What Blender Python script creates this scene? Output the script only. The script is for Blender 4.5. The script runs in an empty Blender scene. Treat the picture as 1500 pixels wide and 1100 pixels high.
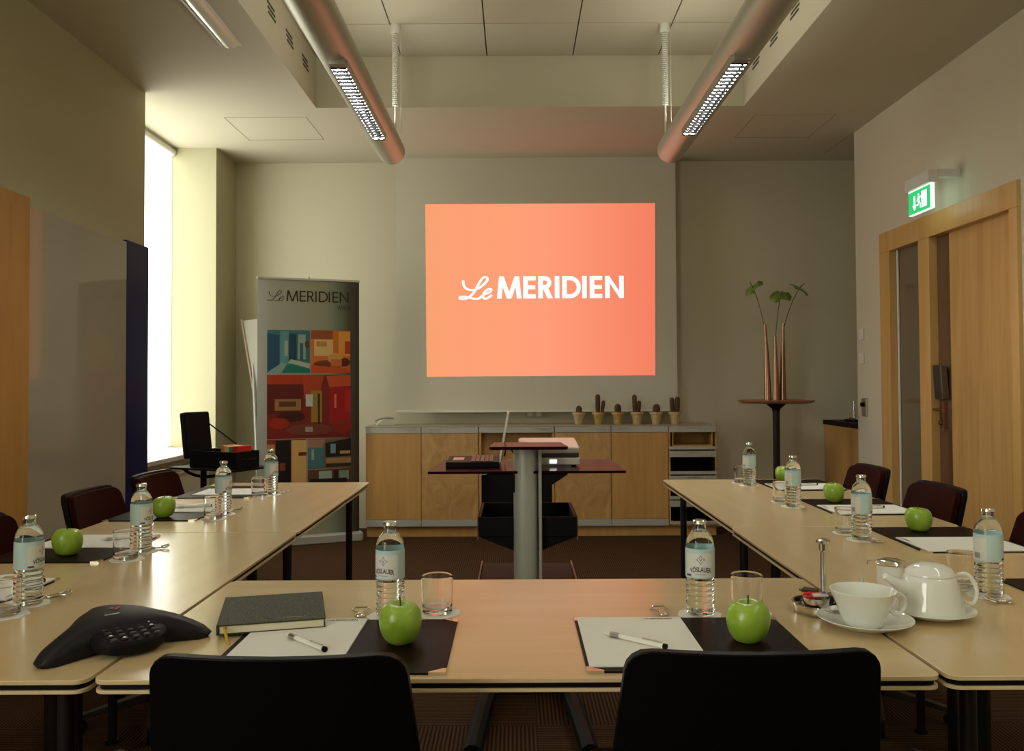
import bpy, bmesh, math, random
from mathutils import Vector, Matrix
PI = math.pi
random.seed(7)
SC = bpy.context.scene
C = SC.collection

# ------------------------------------------------------------------ camera
cam_d = bpy.data.cameras.new('camera')
cam = bpy.data.objects.new('camera', cam_d); C.objects.link(cam)
cam_d.sensor_fit = 'HORIZONTAL'; cam_d.sensor_width = 36.0
cam_d.lens = 36.0 * 1262 / 1500
cam_d.shift_x = -.00333; cam_d.shift_y = -.0152
cam_d.clip_start = .05; cam_d.clip_end = 60
cam.location = (0, 0, 1.23)
cam.rotation_euler = (Matrix.Rotation(PI / 2 + .0244, 3, 'X') @ Matrix.Rotation(-.0050, 3, 'Z')).to_euler()
SC.camera = cam
# ------------------------------------------------------------------ world, exposure
w = bpy.data.worlds.new('world'); SC.world = w; w.use_nodes = True
w.node_tree.nodes['Background'].inputs[0].default_value = (.8, .9, 1, 1)
w.node_tree.nodes['Background'].inputs[1].default_value = .3
SC.view_settings.view_transform = 'Standard'; SC.view_settings.look = 'None'
SC.view_settings.gamma = 1; SC.view_settings.use_curve_mapping = False
SC.view_settings.exposure = .42
WINDOW_STRENGTH = 3.4
REAR_FILL_STRENGTH = 5.5
SCREEN_STRENGTH = .77
TUBE_STRENGTH = 70.0
UPLIGHT = 9.5
CEILING_FILL = 7.0
SC.cycles.max_bounces = 10
SC.cycles.diffuse_bounces = 5
SC.cycles.glossy_bounces = 4
SC.cycles.transmission_bounces = 10
SC.cycles.transparent_max_bounces = 8
SC.cycles.sample_clamp_indirect = 4
SC.cycles.caustics_refractive = True
SC.cycles.caustics_reflective = False
SC.cycles.use_denoising = True


def area(name, loc, size, power, col, rot=(0, 0, 0)):
    l = bpy.data.lights.new(name, 'AREA'); l.shape = 'RECTANGLE'; l.size = size[0]; l.size_y = size[1]
    l.energy = power; l.color = col
    o = bpy.data.objects.new(name, l); C.objects.link(o); o.location = loc; o.rotation_euler = rot
    return o


# ambient fill added below the ceiling; left at the recessed strip, right without a lamp
area('ceiling_fill_light', (-1.56, 2.2, 3.07), (.09, 3.0), CEILING_FILL, (1, .96, .84))
area('ceiling_fill_light', (1.75, 1.2, 3.07), (.09, 3.0), CEILING_FILL * 1.2, (1, .96, .84))

# uplights: the tube pendants also shine up into the coffer
area('tube_uplight', (-.79, 2.6, 2.82), (.05, 5.4), UPLIGHT, (1, .97, .84), (PI, 0, 0))
area('tube_uplight', (1.005, 2.6, 2.82), (.05, 5.4), UPLIGHT, (1, .97, .84), (PI, 0, 0))

# ------------------------------------------------------------------ materials


def lin(v):
    v /= 255
    return v / 12.92 if v <= .04045 else ((v + .055) / 1.055) ** 2.4


def S(r, g, b): return (lin(r), lin(g), lin(b), 1)


def A(r, g, b): return (r, g, b, 1)


def inp(b, n, v):
    if n in b.inputs: b.inputs[n].default_value = v


def mat(name, col, rough=.5, metal=0, spec=.5, coat=0, coat_rough=.05, trans=0, ior=1.45, emis=None, es=0, bump=0, bscale=200, var=0, vscale=20, vstretch=(1, 1, 1), col2=None):
    m = bpy.data.materials.new(name); m.use_nodes = True
    nt = m.node_tree; b = nt.nodes['Principled BSDF']
    inp(b, 'Base Color', col); inp(b, 'Roughness', rough); inp(b, 'Metallic', metal); inp(b, 'Specular IOR Level', spec)
    inp(b, 'Coat Weight', coat); inp(b, 'Coat Roughness', coat_rough); inp(b, 'Transmission Weight', trans); inp(b, 'IOR', ior)
    if emis: inp(b, 'Emission Color', emis); inp(b, 'Emission Strength', es)
    if var or col2 or bump:
        tc = nt.nodes.new('ShaderNodeTexCoord'); mp = nt.nodes.new('ShaderNodeMapping')
        mp.inputs['Scale'].default_value = vstretch
        nt.links.new(tc.outputs['Object'], mp.inputs[0])
    if var or col2:
        n = nt.nodes.new('ShaderNodeTexNoise'); n.inputs['Scale'].default_value = vscale; n.inputs['Detail'].default_value = 5
        nt.links.new(mp.outputs[0], n.inputs[0])
        cr = nt.nodes.new('ShaderNodeValToRGB')
        cr.color_ramp.elements[0].position = .3; cr.color_ramp.elements[1].position = .7
        cr.color_ramp.elements[0].color = col
        cr.color_ramp.elements[1].color = col2 or tuple(min(1, c * (1 + var)) for c in col[:3]) + (1,)
        nt.links.new(n.outputs[0], cr.inputs[0]); nt.links.new(cr.outputs[0], b.inputs['Base Color'])
    if bump:
        n2 = nt.nodes.new('ShaderNodeTexNoise'); n2.inputs['Scale'].default_value = bscale; n2.inputs['Detail'].default_value = 3
        nt.links.new(tc.outputs['Object'], n2.inputs[0])
        bp = nt.nodes.new('ShaderNodeBump'); bp.inputs['Strength'].default_value = bump; bp.inputs['Distance'].default_value = .002
        nt.links.new(n2.outputs[0], bp.inputs['Height']); nt.links.new(bp.outputs[0], b.inputs['Normal'])
    return m


def wood(name, c1, c2, rough=.4, coat=.1, axis='Z', scale=1.0, burl=False):
    m = bpy.data.materials.new(name); m.use_nodes = True
    nt = m.node_tree; b = nt.nodes['Principled BSDF']
    inp(b, 'Roughness', rough); inp(b, 'Coat Weight', coat); inp(b, 'Coat Roughness', .15)
    tc = nt.nodes.new('ShaderNodeTexCoord'); mp = nt.nodes.new('ShaderNodeMapping')
    st = {'Z': (9, 9, .7), 'Y': (9, .7, 9), 'X': (.7, 9, 9)}[axis]
    if burl: st = (5, 5, 3)
    mp.inputs['Scale'].default_value = tuple(s * scale for s in st)
    nt.links.new(tc.outputs['Object'], mp.inputs[0])
    n = nt.nodes.new('ShaderNodeTexNoise'); n.inputs['Scale'].default_value = 1.6; n.inputs['Detail'].default_value = 7
    n.inputs['Roughness'].default_value = .6; n.inputs['Distortion'].default_value = 1.6 if burl else .5
    nt.links.new(mp.outputs[0], n.inputs[0])
    cr = nt.nodes.new('ShaderNodeValToRGB'); cr.color_ramp.elements[0].position = .32; cr.color_ramp.elements[1].position = .68
    cr.color_ramp.elements[0].color = c1; cr.color_ramp.elements[1].color = c2
    nt.links.new(n.outputs[0], cr.inputs[0]); nt.links.new(cr.outputs[0], b.inputs['Base Color'])
    return m


def emit(name, col, strength):
    m = bpy.data.materials.new(name); m.use_nodes = True
    nt = m.node_tree; nt.nodes.clear()
    e = nt.nodes.new('ShaderNodeEmission'); o = nt.nodes.new('ShaderNodeOutputMaterial')
    e.inputs[0].default_value = col; e.inputs[1].default_value = strength
    nt.links.new(e.outputs[0], o.inputs[0])
    return m


M = {}
M['wall'] = mat('wall_paint', A(.61, .57, .43), .85, bump=.15, bscale=150, var=.04, vscale=2)
M['wall_left'] = mat('wall_paint_yellow', A(.47, .45, .29), .85, bump=.12, bscale=150)
M['ceiling'] = mat('ceiling_paint', A(.57, .53, .40), .9)
M['tile'] = mat('ceiling_tile', A(.56, .525, .39), .9, bump=.3, bscale=300)
M['gap'] = mat('dark_gap', A(.10, .09, .06), .9)
M['table'] = wood('maple_table', A(.61, .455, .24), A(.67, .51, .285), .24, .25, 'X', .7)
M['table_y'] = wood('maple_table_lengthwise', A(.61, .455, .24), A(.67, .51, .285), .24, .25, 'Y', .7)
M['edge'] = mat('maple_edge', A(.66, .52, .30), .35)
M['blackcore'] = mat('black_edge', A(.006, .004, .003), .5, spec=.1)
M['leg'] = mat('dark_leg', A(.010, .008, .008), .4, spec=.3)
M['chrome'] = mat('chrome', A(.75, .72, .65), .16, 1)
M['steel'] = mat('satin_steel', A(.55, .53, .48), .32, 1)
M['alu'] = mat('aluminium_rail', A(.46, .45, .40), .42, .15)
M['alutop'] = mat('worktop_grey', A(.36, .32, .22), .4)
M['cab'] = wood('maple_cabinet', A(.46, .24, .065), A(.58, .33, .105), .42, .1, 'Z')
M['cab_burl'] = wood('maple_burl', A(.42, .22, .065), A(.60, .37, .14), .42, .1, 'Z', 1, True)
M['door'] = wood('door_veneer', A(.48, .275, .080), A(.62, .385, .13), .4, .15, 'Z', .9)
M['doorframe'] = wood('door_frame_wood', A(.54, .31, .09), A(.66, .41, .14), .4, .15, 'Z', .6)
M['orange_wood'] = wood('orange_wood', A(.40, .19, .035), A(.50, .26, .06), .5, .0, 'Z', .7)
M['black'] = mat('black_plastic', A(.006, .006, .007), .5, spec=.15)
M['leather'] = mat('black_leather', A(.0025, .0022, .0025), .42, spec=.12, bump=.15, bscale=400)
M['burgundy'] = mat('burgundy_leather', A(.022, .002, .001), .55, spec=.06, bump=.1, bscale=400)
M['folder'] = mat('dark_folder', A(.012, .0045, .003), .38, spec=.05, bump=.1, bscale=500)
M['brass'] = mat('corner_metal', A(.8, .72, .55), .22, 1)
M['paper'] = mat('paper', A(.80, .80, .74), .8)
M['ink'] = mat('grey_ink', A(.04, .04, .04), .7)
M['whitec'] = mat('white_china', A(.78, .80, .74), .08, spec=.6, coat=.4)
M['whitep'] = mat('white_plastic', A(.70, .70, .62), .4)
M['apple'] = mat('apple_skin', A(.22, .38, .025), .28, coat=.2, coat_rough=.2, col2=A(.34, .50, .06), vscale=26)
M['stem'] = mat('stem_brown', A(.05, .03, .01), .7)
M['glass'] = mat('clear_glass', A(1, 1, 1), .0, trans=1, ior=1.45)
M['bottle'] = mat('bottle_glass', A(.89, .975, .98), .0, trans=1, ior=1.36)
M['blue_label'] = mat('blue_label', A(.47, .63, .62), .4)
M['white_label'] = mat('white_label', A(.66, .67, .62), .5)
M['screen'] = mat('screen_fabric', A(.62, .60, .48), .9)
M['pane'] = mat('glossy_panel', A(.33, .30, .215), .04, spec=.5)
M['frost'] = mat('obscured_glass', A(.15, .12, .08), .05, spec=.6, coat=.5, coat_rough=.02)
M['blue'] = mat('dark_blue_panel', A(.002, .003, .06), .35, spec=.12)
M['tube'] = mat('satin_tube', A(.52, .50, .42), .36, .55)
M['bronze'] = mat('bronze_vase', A(.30, .17, .10), .18, .9)
M['redwood'] = mat('reddish_tabletop', A(.26, .10, .04), .35)
M['leaf'] = mat('glossy_leaf', A(.17, .25, .055), .35)
M['leafstem'] = mat('green_stem', A(.12, .14, .04), .5)
M['pot'] = mat('terracotta_pot', A(.42, .31, .15), .6, var=.3, vscale=60)
M['pot2'] = mat('gold_mosaic_pot', A(.16, .09, .02), .35, .2, col2=A(.75, .52, .18), vscale=180)
M['cactus'] = mat('cactus_brown_green', A(.045, .022, .010), .8, col2=A(.13, .065, .03), vscale=300, bump=.8, bscale=500)
M['tray_wood'] = mat('shelf_edge_wood', A(.28, .15, .06), .5)
M['maroon'] = mat('dark_maroon_laminate', A(.022, .003, .006), .2, spec=.02)
M['win'] = emit('lit_blind', (1, .99, .88, 1), WINDOW_STRENGTH)
M['rear_fill'] = emit('rear_fill_glow', (1, .98, .88, 1), REAR_FILL_STRENGTH)
M['lamp'] = emit('lamp_tube', (1, .98, .93, 1), TUBE_STRENGTH)
M['red'] = mat('red_print', A(.6, .02, .015), .5)
M['yellow'] = mat('yellow_ribbon', A(.55, .33, .02), .6)
M['green'] = mat('green_card', A(.12, .25, .06), .6)
M['orange'] = mat('orange_card', A(.75, .25, .03), .6)
M['cream'] = mat('cream_card', A(.75, .62, .38), .6)
M['purple'] = mat('purple_print', A(.12, .05, .25), .6)
M['clearpl'] = mat('clear_pen_body', A(.78, .76, .68), .25)


# carpet: ribbed tiles laid quarter-turned
def carpet():
    m = bpy.data.materials.new('ribbed_carpet_tiles'); m.use_nodes = True
    nt = m.node_tree; b = nt.nodes['Principled BSDF']; N = nt.nodes.new; L = nt.links.new
    inp(b, 'Roughness', .95); inp(b, 'Specular IOR Level', .1)
    tc = N('ShaderNodeTexCoord'); mp = N('ShaderNodeMapping'); mp.inputs['Location'].default_value = (-.07, -3.11, .25)
    L(tc.outputs['Object'], mp.inputs[0])
    ck = N('ShaderNodeTexChecker'); ck.inputs['Scale'].default_value = 2.0; L(mp.outputs[0], ck.inputs[0])
    ws = []
    for d in ('X', 'Y'):
        wv = N('ShaderNodeTexWave'); wv.wave_type = 'BANDS'; wv.bands_direction = d
        wv.inputs['Scale'].default_value = 22; wv.inputs['Distortion'].default_value = .2
        L(mp.outputs[0], wv.inputs[0]); ws.append(wv)
    mx = N('ShaderNodeMix'); mx.data_type = 'FLOAT'
    L(ck.outputs['Fac'], mx.inputs[0]); L(ws[0].outputs['Fac'], mx.inputs[2]); L(ws[1].outputs['Fac'], mx.inputs[3])
    nz = N('ShaderNodeTexNoise'); nz.inputs['Scale'].default_value = 160; L(tc.outputs['Object'], nz.inputs[0])
    ad = N('ShaderNodeMath'); ad.operation = 'MULTIPLY'; L(mx.outputs[0], ad.inputs[0]); L(nz.outputs[0], ad.inputs[1])
    cr = N('ShaderNodeValToRGB'); cr.color_ramp.elements[0].color = A(.022, .010, .004); cr.color_ramp.elements[1].color = A(.105, .055, .023)
    cr.color_ramp.elements[0].position = .05; cr.color_ramp.elements[1].position = .6
    L(ad.outputs[0], cr.inputs[0]); L(cr.outputs[0], b.inputs['Base Color'])
    bp = N('ShaderNodeBump'); bp.inputs['Distance'].default_value = .003; bp.inputs['Strength'].default_value = .6
    L(ad.outputs[0], bp.inputs['Height']); L(bp.outputs[0], b.inputs['Normal'])
    return m


M['carpet'] = carpet()

# ------------------------------------------------------------------ mesh helpers


class B:
    def __init__(s):
        s.v = []; s.f = []; s.mi = []; s.cur = 0

    def add(s, vs, fs, mi=None):
        o = len(s.v); s.v += [tuple(v) for v in vs]
        for f in fs: s.f.append([i + o for i in f]); s.mi.append(s.cur if mi is None else mi)
        return s

    def box(s, x0, x1, y0, y1, z0, z1, M4=None, mi=None):
        vs = [(x, y, z) for z in (z0, z1) for y in (y0, y1) for x in (x0, x1)]
        if M4 is not None: vs = [tuple(M4 @ Vector(v)) for v in vs]
        return s.add(vs, [(0, 2, 3, 1), (4, 5, 7, 6), (0, 1, 5, 4), (2, 6, 7, 3), (0, 4, 6, 2), (1, 3, 7, 5)], mi)

    def lathe(s, prof, c=(0, 0, 0), n=32, mi=None, M4=None, sy=1.0):
        vs = []; fs = []; rings = []
        for (r, z) in prof:
            if r < 1e-6: rings.append([len(vs)]); vs.append((c[0], c[1], c[2] + z))
            else:
                rings.append(list(range(len(vs), len(vs) + n)))
                vs += [(c[0] + r * math.cos(2 * PI * k / n), c[1] + sy * r * math.sin(2 * PI * k / n), c[2] + z) for k in range(n)]
        for a, b in zip(rings, rings[1:]):
            for k in range(n):
                k2 = (k + 1) % n
                if len(a) == 1 and len(b) == 1: continue
                if len(a) == 1: fs.append((a[0], b[k2], b[k]))
                elif len(b) == 1: fs.append((a[k], a[k2], b[0]))
                else: fs.append((a[k], a[k2], b[k2], b[k]))
        if M4 is not None: vs = [tuple(M4 @ Vector(v)) for v in vs]
        return s.add(vs, fs, mi)

    def cyl(s, c, r, z0, z1, n=24, mi=None, M4=None):
        return s.lathe([(0, z0), (r, z0), (r, z1), (0, z1)], (c[0], c[1], 0), n, mi, M4)

    def tube(s, pts, r, n=10, closed=False, mi=None, cap=True):
        pts = [Vector(p) for p in pts]; m = len(pts)
        rs = r if isinstance(r, (list, tuple)) else [r] * m
        vs = []; fs = []; up = None
        for i, p in enumerate(pts):
            if closed: t = (pts[(i + 1) % m] - pts[i - 1])
            else: t = pts[min(i + 1, m - 1)] - pts[max(i - 1, 0)]
            t.normalize()
            if up is None: up = Vector((0, 0, 1)) if abs(t.z) < .9 else Vector((1, 0, 0))
            a = t.cross(up)
            if a.length < 1e-4: a = t.cross(Vector((0, 1, 0)))
            a.normalize(); up = a.cross(t).normalized()
            for k in range(n):
                an = 2 * PI * k / n
                vs.append(p + (a * math.cos(an) + up * math.sin(an)) * rs[i])
        for i in range(m if closed else m - 1):
            j = (i + 1) % m
            for k in range(n):
                k2 = (k + 1) % n
                fs.append((i * n + k, j * n + k, j * n + k2, i * n + k2))
        if cap and not closed:
            fs.append(tuple(range(n))); fs.append(tuple(reversed(range((m - 1) * n, m * n))))
        return s.add(vs, fs, mi)

    def prism(s, pts, z0, z1, M4=None, mi=None):
        n = len(pts)
        vs = [(x, y, z0) for x, y in pts] + [(x, y, z1) for x, y in pts]
        fs = [tuple(reversed(range(n))), tuple(range(n, 2 * n))] + [(k, (k + 1) % n, n + (k + 1) % n, n + k) for k in range(n)]
        if M4 is not None: vs = [tuple(M4 @ Vector(v)) for v in vs]
        return s.add(vs, fs, mi)

    def flat(s, pts, M4=None, mi=None, z=0):
        vs = [Vector((x, y, z)) for x, y in pts]
        if M4 is not None: vs = [M4 @ v for v in vs]
        return s.add(vs, [tuple(range(len(pts)))], mi)

    def ribbon(s, pts, ws, M4=None, mi=None):
        pts = [Vector((p[0], p[1], 0)) for p in pts]; m = len(pts); vs = []
        for i, p in enumerate(pts):
            t = (pts[min(i + 1, m - 1)] - pts[max(i - 1, 0)]).normalized(); nn = Vector((-t.y, t.x, 0))
            wd = ws if not isinstance(ws, (list, tuple)) else ws[i]
            vs += [p + nn * wd / 2, p - nn * wd / 2]
        if M4 is not None: vs = [M4 @ v for v in vs]
        return s.add(vs, [(2 * i, 2 * i + 1, 2 * i + 3, 2 * i + 2) for i in range(m - 1)], mi)

    def build(s, name, mats, parent=None, bevel=0, seg=2, smooth=True, ang=.6, loc=None, subsurf=0, recalc=True):
        me = bpy.data.meshes.new(name); me.from_pydata(s.v, [], s.f); me.update()
        if not isinstance(mats, (list, tuple)): mats = [mats]
        for m in mats: me.materials.append(m)
        for p, i in zip(me.polygons, s.mi): p.material_index = i
        if recalc:
            bm = bmesh.new(); bm.from_mesh(me); bmesh.ops.recalc_face_normals(bm, faces=bm.faces); bm.to_mesh(me); bm.free()
        if smooth:
            me.polygons.foreach_set('use_smooth', [True] * len(me.polygons)); me.set_sharp_from_angle(angle=ang)
        o = bpy.data.objects.new(name, me); C.objects.link(o)
        if bevel:
            b = o.modifiers.new('bevel', 'BEVEL'); b.width = bevel; b.segments = seg; b.limit_method = 'ANGLE'; b.angle_limit = .6; b.harden_normals = True
        if subsurf:
            b = o.modifiers.new('sub', 'SUBSURF'); b.levels = subsurf; b.render_levels = subsurf
        if parent: o.parent = parent
        if loc: o.location = loc
        return o


def tag(o, label=None, cat=None, group=None, kind=None):
    if label: o['label'] = label
    if cat: o['category'] = cat
    if group: o['group'] = group
    if kind: o['kind'] = kind
    return o


def thing(name, label, cat, loc=(0, 0, 0), rz=0, group=None):
    o = bpy.data.objects.new(name, None); C.objects.link(o); o.location = loc; o.rotation_euler = (0, 0, rz)
    o.empty_display_size = .1
    return tag(o, label, cat, group)


def struct(name, b, m, **k):
    return tag(b.build(name, m, smooth=k.pop('smooth', False), **k), kind='structure')


def copy_tree(o, parent=None):
    c = o.copy(); C.objects.link(c)
    if parent: c.parent = parent
    for ch in list(o.children): copy_tree(ch, c)
    return c


def place(proto, state, loc, rz, label):
    """first call uses the prototype itself, later calls copies"""
    if not state: o = proto; state.append(1)
    else: o = copy_tree(proto)
    o.location = loc; o.rotation_euler = (0, 0, rz); o['label'] = label
    return o


def rrect(x0, x1, y0, y1, r, n=5):
    pts = []
    for cx, cy, a0 in ((x1 - r, y1 - r, 0), (x0 + r, y1 - r, PI / 2), (x0 + r, y0 + r, PI), (x1 - r, y0 + r, 1.5 * PI)):
        for k in range(n + 1):
            a = a0 + PI / 2 * k / n; pts.append((cx + r * math.cos(a), cy + r * math.sin(a)))
    return pts


def catmull(P, n=6):
    out = []
    Q = [P[0]] + list(P) + [P[-1]]
    for i in range(1, len(Q) - 2):
        for k in range(n):
            t = k / n; a = []
            for d in range(len(P[0])):
                p0, p1, p2, p3 = (Q[i + j][d] for j in (-1, 0, 1, 2))
                a.append(.5 * (2 * p1 + (p2 - p0) * t + (2 * p0 - 5 * p1 + 4 * p2 - p3) * t * t + (3 * p1 - p0 - 3 * p2 + p3) * t ** 3))
            out.append(tuple(a))
    out.append(tuple(P[-1])); return out


# lettering -----------------------------------------------------------------
def letters(b, text_pos, w, Mx, scale=1.0):
    """geometric capitals of height 1, text_pos = [(char, x)]; Mx maps (x, y, 0) to the place"""
    def R(x0, x1, y0, y1): b.flat([(x0, y0), (x1, y0), (x1, y1), (x0, y1)], Mx)
    def St(x0, y0, x1, y1, ww=w): b.flat([(x0 - ww / 2, y0), (x0 + ww / 2, y0), (x1 + ww / 2, y1), (x1 - ww / 2, y1)], Mx)
    def Arc(cx, cy, rx, ry, ww, x):
        n = 12
        for k in range(n):
            a, c = -PI / 2 + PI * k / n, -PI / 2 + PI * (k + 1) / n
            b.flat([(x + cx + rx * math.cos(a), cy + ry * math.sin(a)), (x + cx + rx * math.cos(c), cy + ry * math.sin(c)),
                    (x + cx + (rx - ww) * math.cos(c), cy + (ry - ww) * math.sin(c)), (x + cx + (rx - ww) * math.cos(a), cy + (ry - ww) * math.sin(a))], Mx)
    for ch, x in text_pos:
        if ch == 'I': R(x, x + w, 0, 1)
        elif ch == 'E':
            R(x, x + w, 0, 1); R(x + w, x + .56, 0, w * .9); R(x + w, x + .54, .5 - w * .42, .5 + w * .42); R(x + w, x + .56, 1 - w * .9, 1)
        elif ch == 'N':
            R(x, x + w, 0, 1); R(x + .84 - w, x + .84, 0, 1); b.flat([(x, 1), (x + w * .3, 1.0), (x + .84, 0), (x + .84 - w * .3, 0)], Mx)
            b.flat([(x, 1), (x + w * .9, 1), (x + .84, 0), (x + .84 - w * .9, 0)], Mx)
        elif ch == 'M':
            St(x + w / 2, 0, x + .10 + w / 2, 1); St(x + .10 + w / 2, 1, x + .55, 0); St(x + .55, 0, x + 1.0 - w / 2, 1); St(x + 1.0 - w / 2, 1, x + 1.10 - w / 2, 0)
        elif ch == 'W':
            St(x + w / 2, 1, x + .3, 0); St(x + .3, 0, x + .55, 1); St(x + .55, 1, x + .8, 0); St(x + .8, 0, x + 1.1 - w / 2, 1)
        elif ch == 'R':
            R(x, x + w, 0, 1); R(x + w, x + .3, 1 - w * .9, 1); R(x + w, x + .3, .42, .42 + w * .9); Arc(.3, .71, .29, .29, w * .9, x); St(x + .33, .45, x + .66 - w * .6, 0, w * 1.15)
        elif ch == 'D':
            R(x, x + w, 0, 1); R(x + w, x + .34, 1 - w * .9, 1); R(x + w, x + .34, 0, w * .9); Arc(.34, .5, .5, .5, w * .9, x)


MERIDIEN = [('M', 0), ('E', 1.183), ('R', 1.857), ('I', 2.6), ('D', 2.93), ('I', 3.83), ('E', 4.17), ('N', 4.857)]


def script_le(b, Mx, wmin=.05, wmax=.11):
    P = [(100, 160), (103, 195), (125, 225), (165, 236), (215, 225), (262, 192), (290, 158), (284, 137), (258, 140), (230, 175), (190, 245), (155, 285),
         (112, 307), (78, 304), (76, 292), (110, 288), (160, 300), (210, 306), (240, 292), (262, 272), (296, 260), (320, 240), (308, 228), (278, 243), (256, 280), (262, 302), (290, 301), (326, 275)]
    pts = catmull([((x - 365) / 175, (305 - y) / 175) for x, y in P], 5)
    ws = []
    for i in range(len(pts)):
        a = pts[max(i - 1, 0)]; c = pts[min(i + 1, len(pts) - 1)]
        dx, dy = c[0] - a[0], c[1] - a[1]; l = math.hypot(dx, dy) + 1e-9
        down = abs(dy) / l
        ws.append(wmin + (wmax - wmin) * down)
    b.ribbon(pts, ws, Mx)


def logo(b, Mx, w=.2, thin=.05, thick=.1):
    letters(b, MERIDIEN, w, Mx); script_le(b, Mx, thin, thick)


def frame_xz(x, y, z, s, dirx=(1, 0, 0), dirz=(0, 0, 1)):
    dx = Vector(dirx).normalized() * s; dz = Vector(dirz).normalized() * s; n = dx.cross(dz).normalized()
    return Matrix(((dx.x, dz.x, n.x, x), (dx.y, dz.y, n.y, y), (dx.z, dz.z, n.z, z), (0, 0, 0, 1)))


# ================================================================== SETTING
XL, XR, YB, ZC, YREAR = -2.36, 2.56, 7.27, 3.087, -2.6
WY0, WY1 = 5.47, 6.78          # window recess
struct('floor', B().box(-2.9, 3.5, YREAR - .1, 7.4, -.1, 0), M['carpet'])
struct('wall_back', B().box(-2.9, 3.5, YB, YB + .12, 0, 3.6), M['wall'])
struct('wall_rear', B().box(-2.9, 3.5, YREAR - .12, YREAR, 0, 3.6), M['wall'])
# left wall: opening behind the camera holds an added fill-light window
b = B()
b.box(-2.56, XL, -.3, WY0, 0, 3.6).box(-2.56, XL, YREAR, -2.2, 0, 3.6).box(-2.56, XL, -2.2, -.3, 0, .72).box(-2.56, XL, -2.2, -.3, 2.9, 3.6)
struct('wall_left', b, M['wall_left'])
b = B().box(-2.95, XL, WY1, YB, 0, 3.6)
struct('wall_pier', b, M['wall_left'])
b = B().box(-2.95, -2.50, WY0 - .12, WY1, 0, .69).box(-2.95, -2.5601, WY0 - .12, WY0, .69, 3.6)
struct('wall_window', b, M['wall'])
struct('trim_1', B().box(-2.80, -2.345, WY0 + .002, WY1 - .002, .69, .722), M['whitep'], bevel=.004)      # window sill
b = B().box(-2.50, -2.40, WY0 + .02, WY1 - .02, .10, .585).box(-2.50, -2.375, WY0 + .02, WY1 - .02, .585, .605)
struct('trim_2', b, M['wall'])
# window 1: frame and pane behind the blind
b = B()
for y0, y1 in ((WY0, WY0 + .06), (WY1 - .06, WY1), (6.10, 6.15)): b.box(-2.84, -2.79, y0, y1, .722, 3.08)
b.box(-2.84, -2.79, WY0, WY1, .722, .78).box(-2.84, -2.79, WY0, WY1, 3.02, 3.08)
wf = struct('window_1', b, M['whitep'])
B().box(-2.82, -2.812, WY0 + .05, WY1 - .05, .77, 3.03).build('pane', M['glass'], wf, smooth=False)
t = thing('roller_blind', 'sunlit white roller blind glowing in the window recess at the left', 'blind', (-2.71, 6.12, .735))
B().box(-.002, .002, -.645, .65, 0, 2.30).build('fabric', M['win'], t, smooth=False)
rm = Matrix.Translation((0.01, 0, 2.315)) @ Matrix.Rotation(PI / 2, 4, 'X')
B().cyl((0, 0), .026, -.648, .648, M4=rm).build('roller', M['whitep'], t)
B().cyl((0, 0), .03, -.655, -.648, M4=rm).build('bracket', M['steel'], t)
b = B()
for y0, y1 in ((-2.2, -2.14), (-.36, -.3)): b.box(-2.52, -2.47, y0, y1, .72, 2.9)
b.box(-2.52, -2.47, -2.2, -.3, .72, .78).box(-2.52, -2.47, -2.2, -.3, 2.84, 2.9)
struct('rear_fill_window', b, M['whitep'])
t = thing('roller_blind', 'glowing blind added as fill light behind the viewpoint, out of view', 'blind', (-2.45, -1.25, .72))
B().box(-.002, .002, -.94, .94, .01, 2.17).build('fabric', M['rear_fill'], t, smooth=False)  # added glowing sheet, unseen, brightens the room from behind

# right wall with sliding-style door opening
DY0, DY1, DZ = 4.34, 5.985, 2.24
b = B().box(XR, XR + .16, YREAR, DY0, 0, 3.6).box(XR, XR + .16, DY1, 6.45, 0, 3.6).box(XR, XR + .16, DY0, DY1, DZ, 3.6)
b.box(XR + .16, 3.5, 6.30, 6.45, 0, 3.6).box(3.4, 3.5, 6.45, YB, 0, 3.6)
struct('wall_right', b, M['wall'])
# corridor seen past the door edge
# ceiling with the coffer
CX0, CX1, CY0, CY1, CZ = -1.342, 1.559, -1.6, 5.80, 3.436
b = B().box(-2.9, CX0, YREAR, YB, ZC, ZC + .1).box(CX1, 3.5, YREAR, YB, ZC, ZC + .1)
b.box(CX0, CX1, CY1, YB, ZC, ZC + .1).box(CX0, CX1, YREAR, CY0, ZC, ZC + .1)
b.box(CX0 - .03, CX0, CY0, CY1, ZC + .1, CZ + .05).box(CX1, CX1 + .03, CY0, CY1, ZC + .1, CZ + .05)
b.box(CX0 - .03, CX1 + .03, CY0 - .03, CY0, ZC + .1, CZ + .05)
struct('ceiling', b, M['ceiling'])
struct('trim_6', B().box(CX0, CX1, CY1 - .002, CY1 + .03, ZC + .0005, CZ + .05), M['wall'])
b = B(); T = .583
xs = [CX0] + [x for x in (-.764, -.183, .4, .979)] + [CX1]; ys = [CY0] + [5.265 - T * k for k in range(11, -1, -1)] + [CY1]
for i in range(len(xs) - 1):
    for j in range(len(ys) - 1):
        b.box(xs[i] + .004, xs[i + 1] - .004, ys[j] + .004, ys[j + 1] - .004, CZ, CZ + .02)
struct('ceiling_tiles', b, M['tile'])
struct('ceiling_void', B().box(CX0, CX1, CY0, CY1, CZ + .012, CZ + .05), M['gap'])
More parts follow.
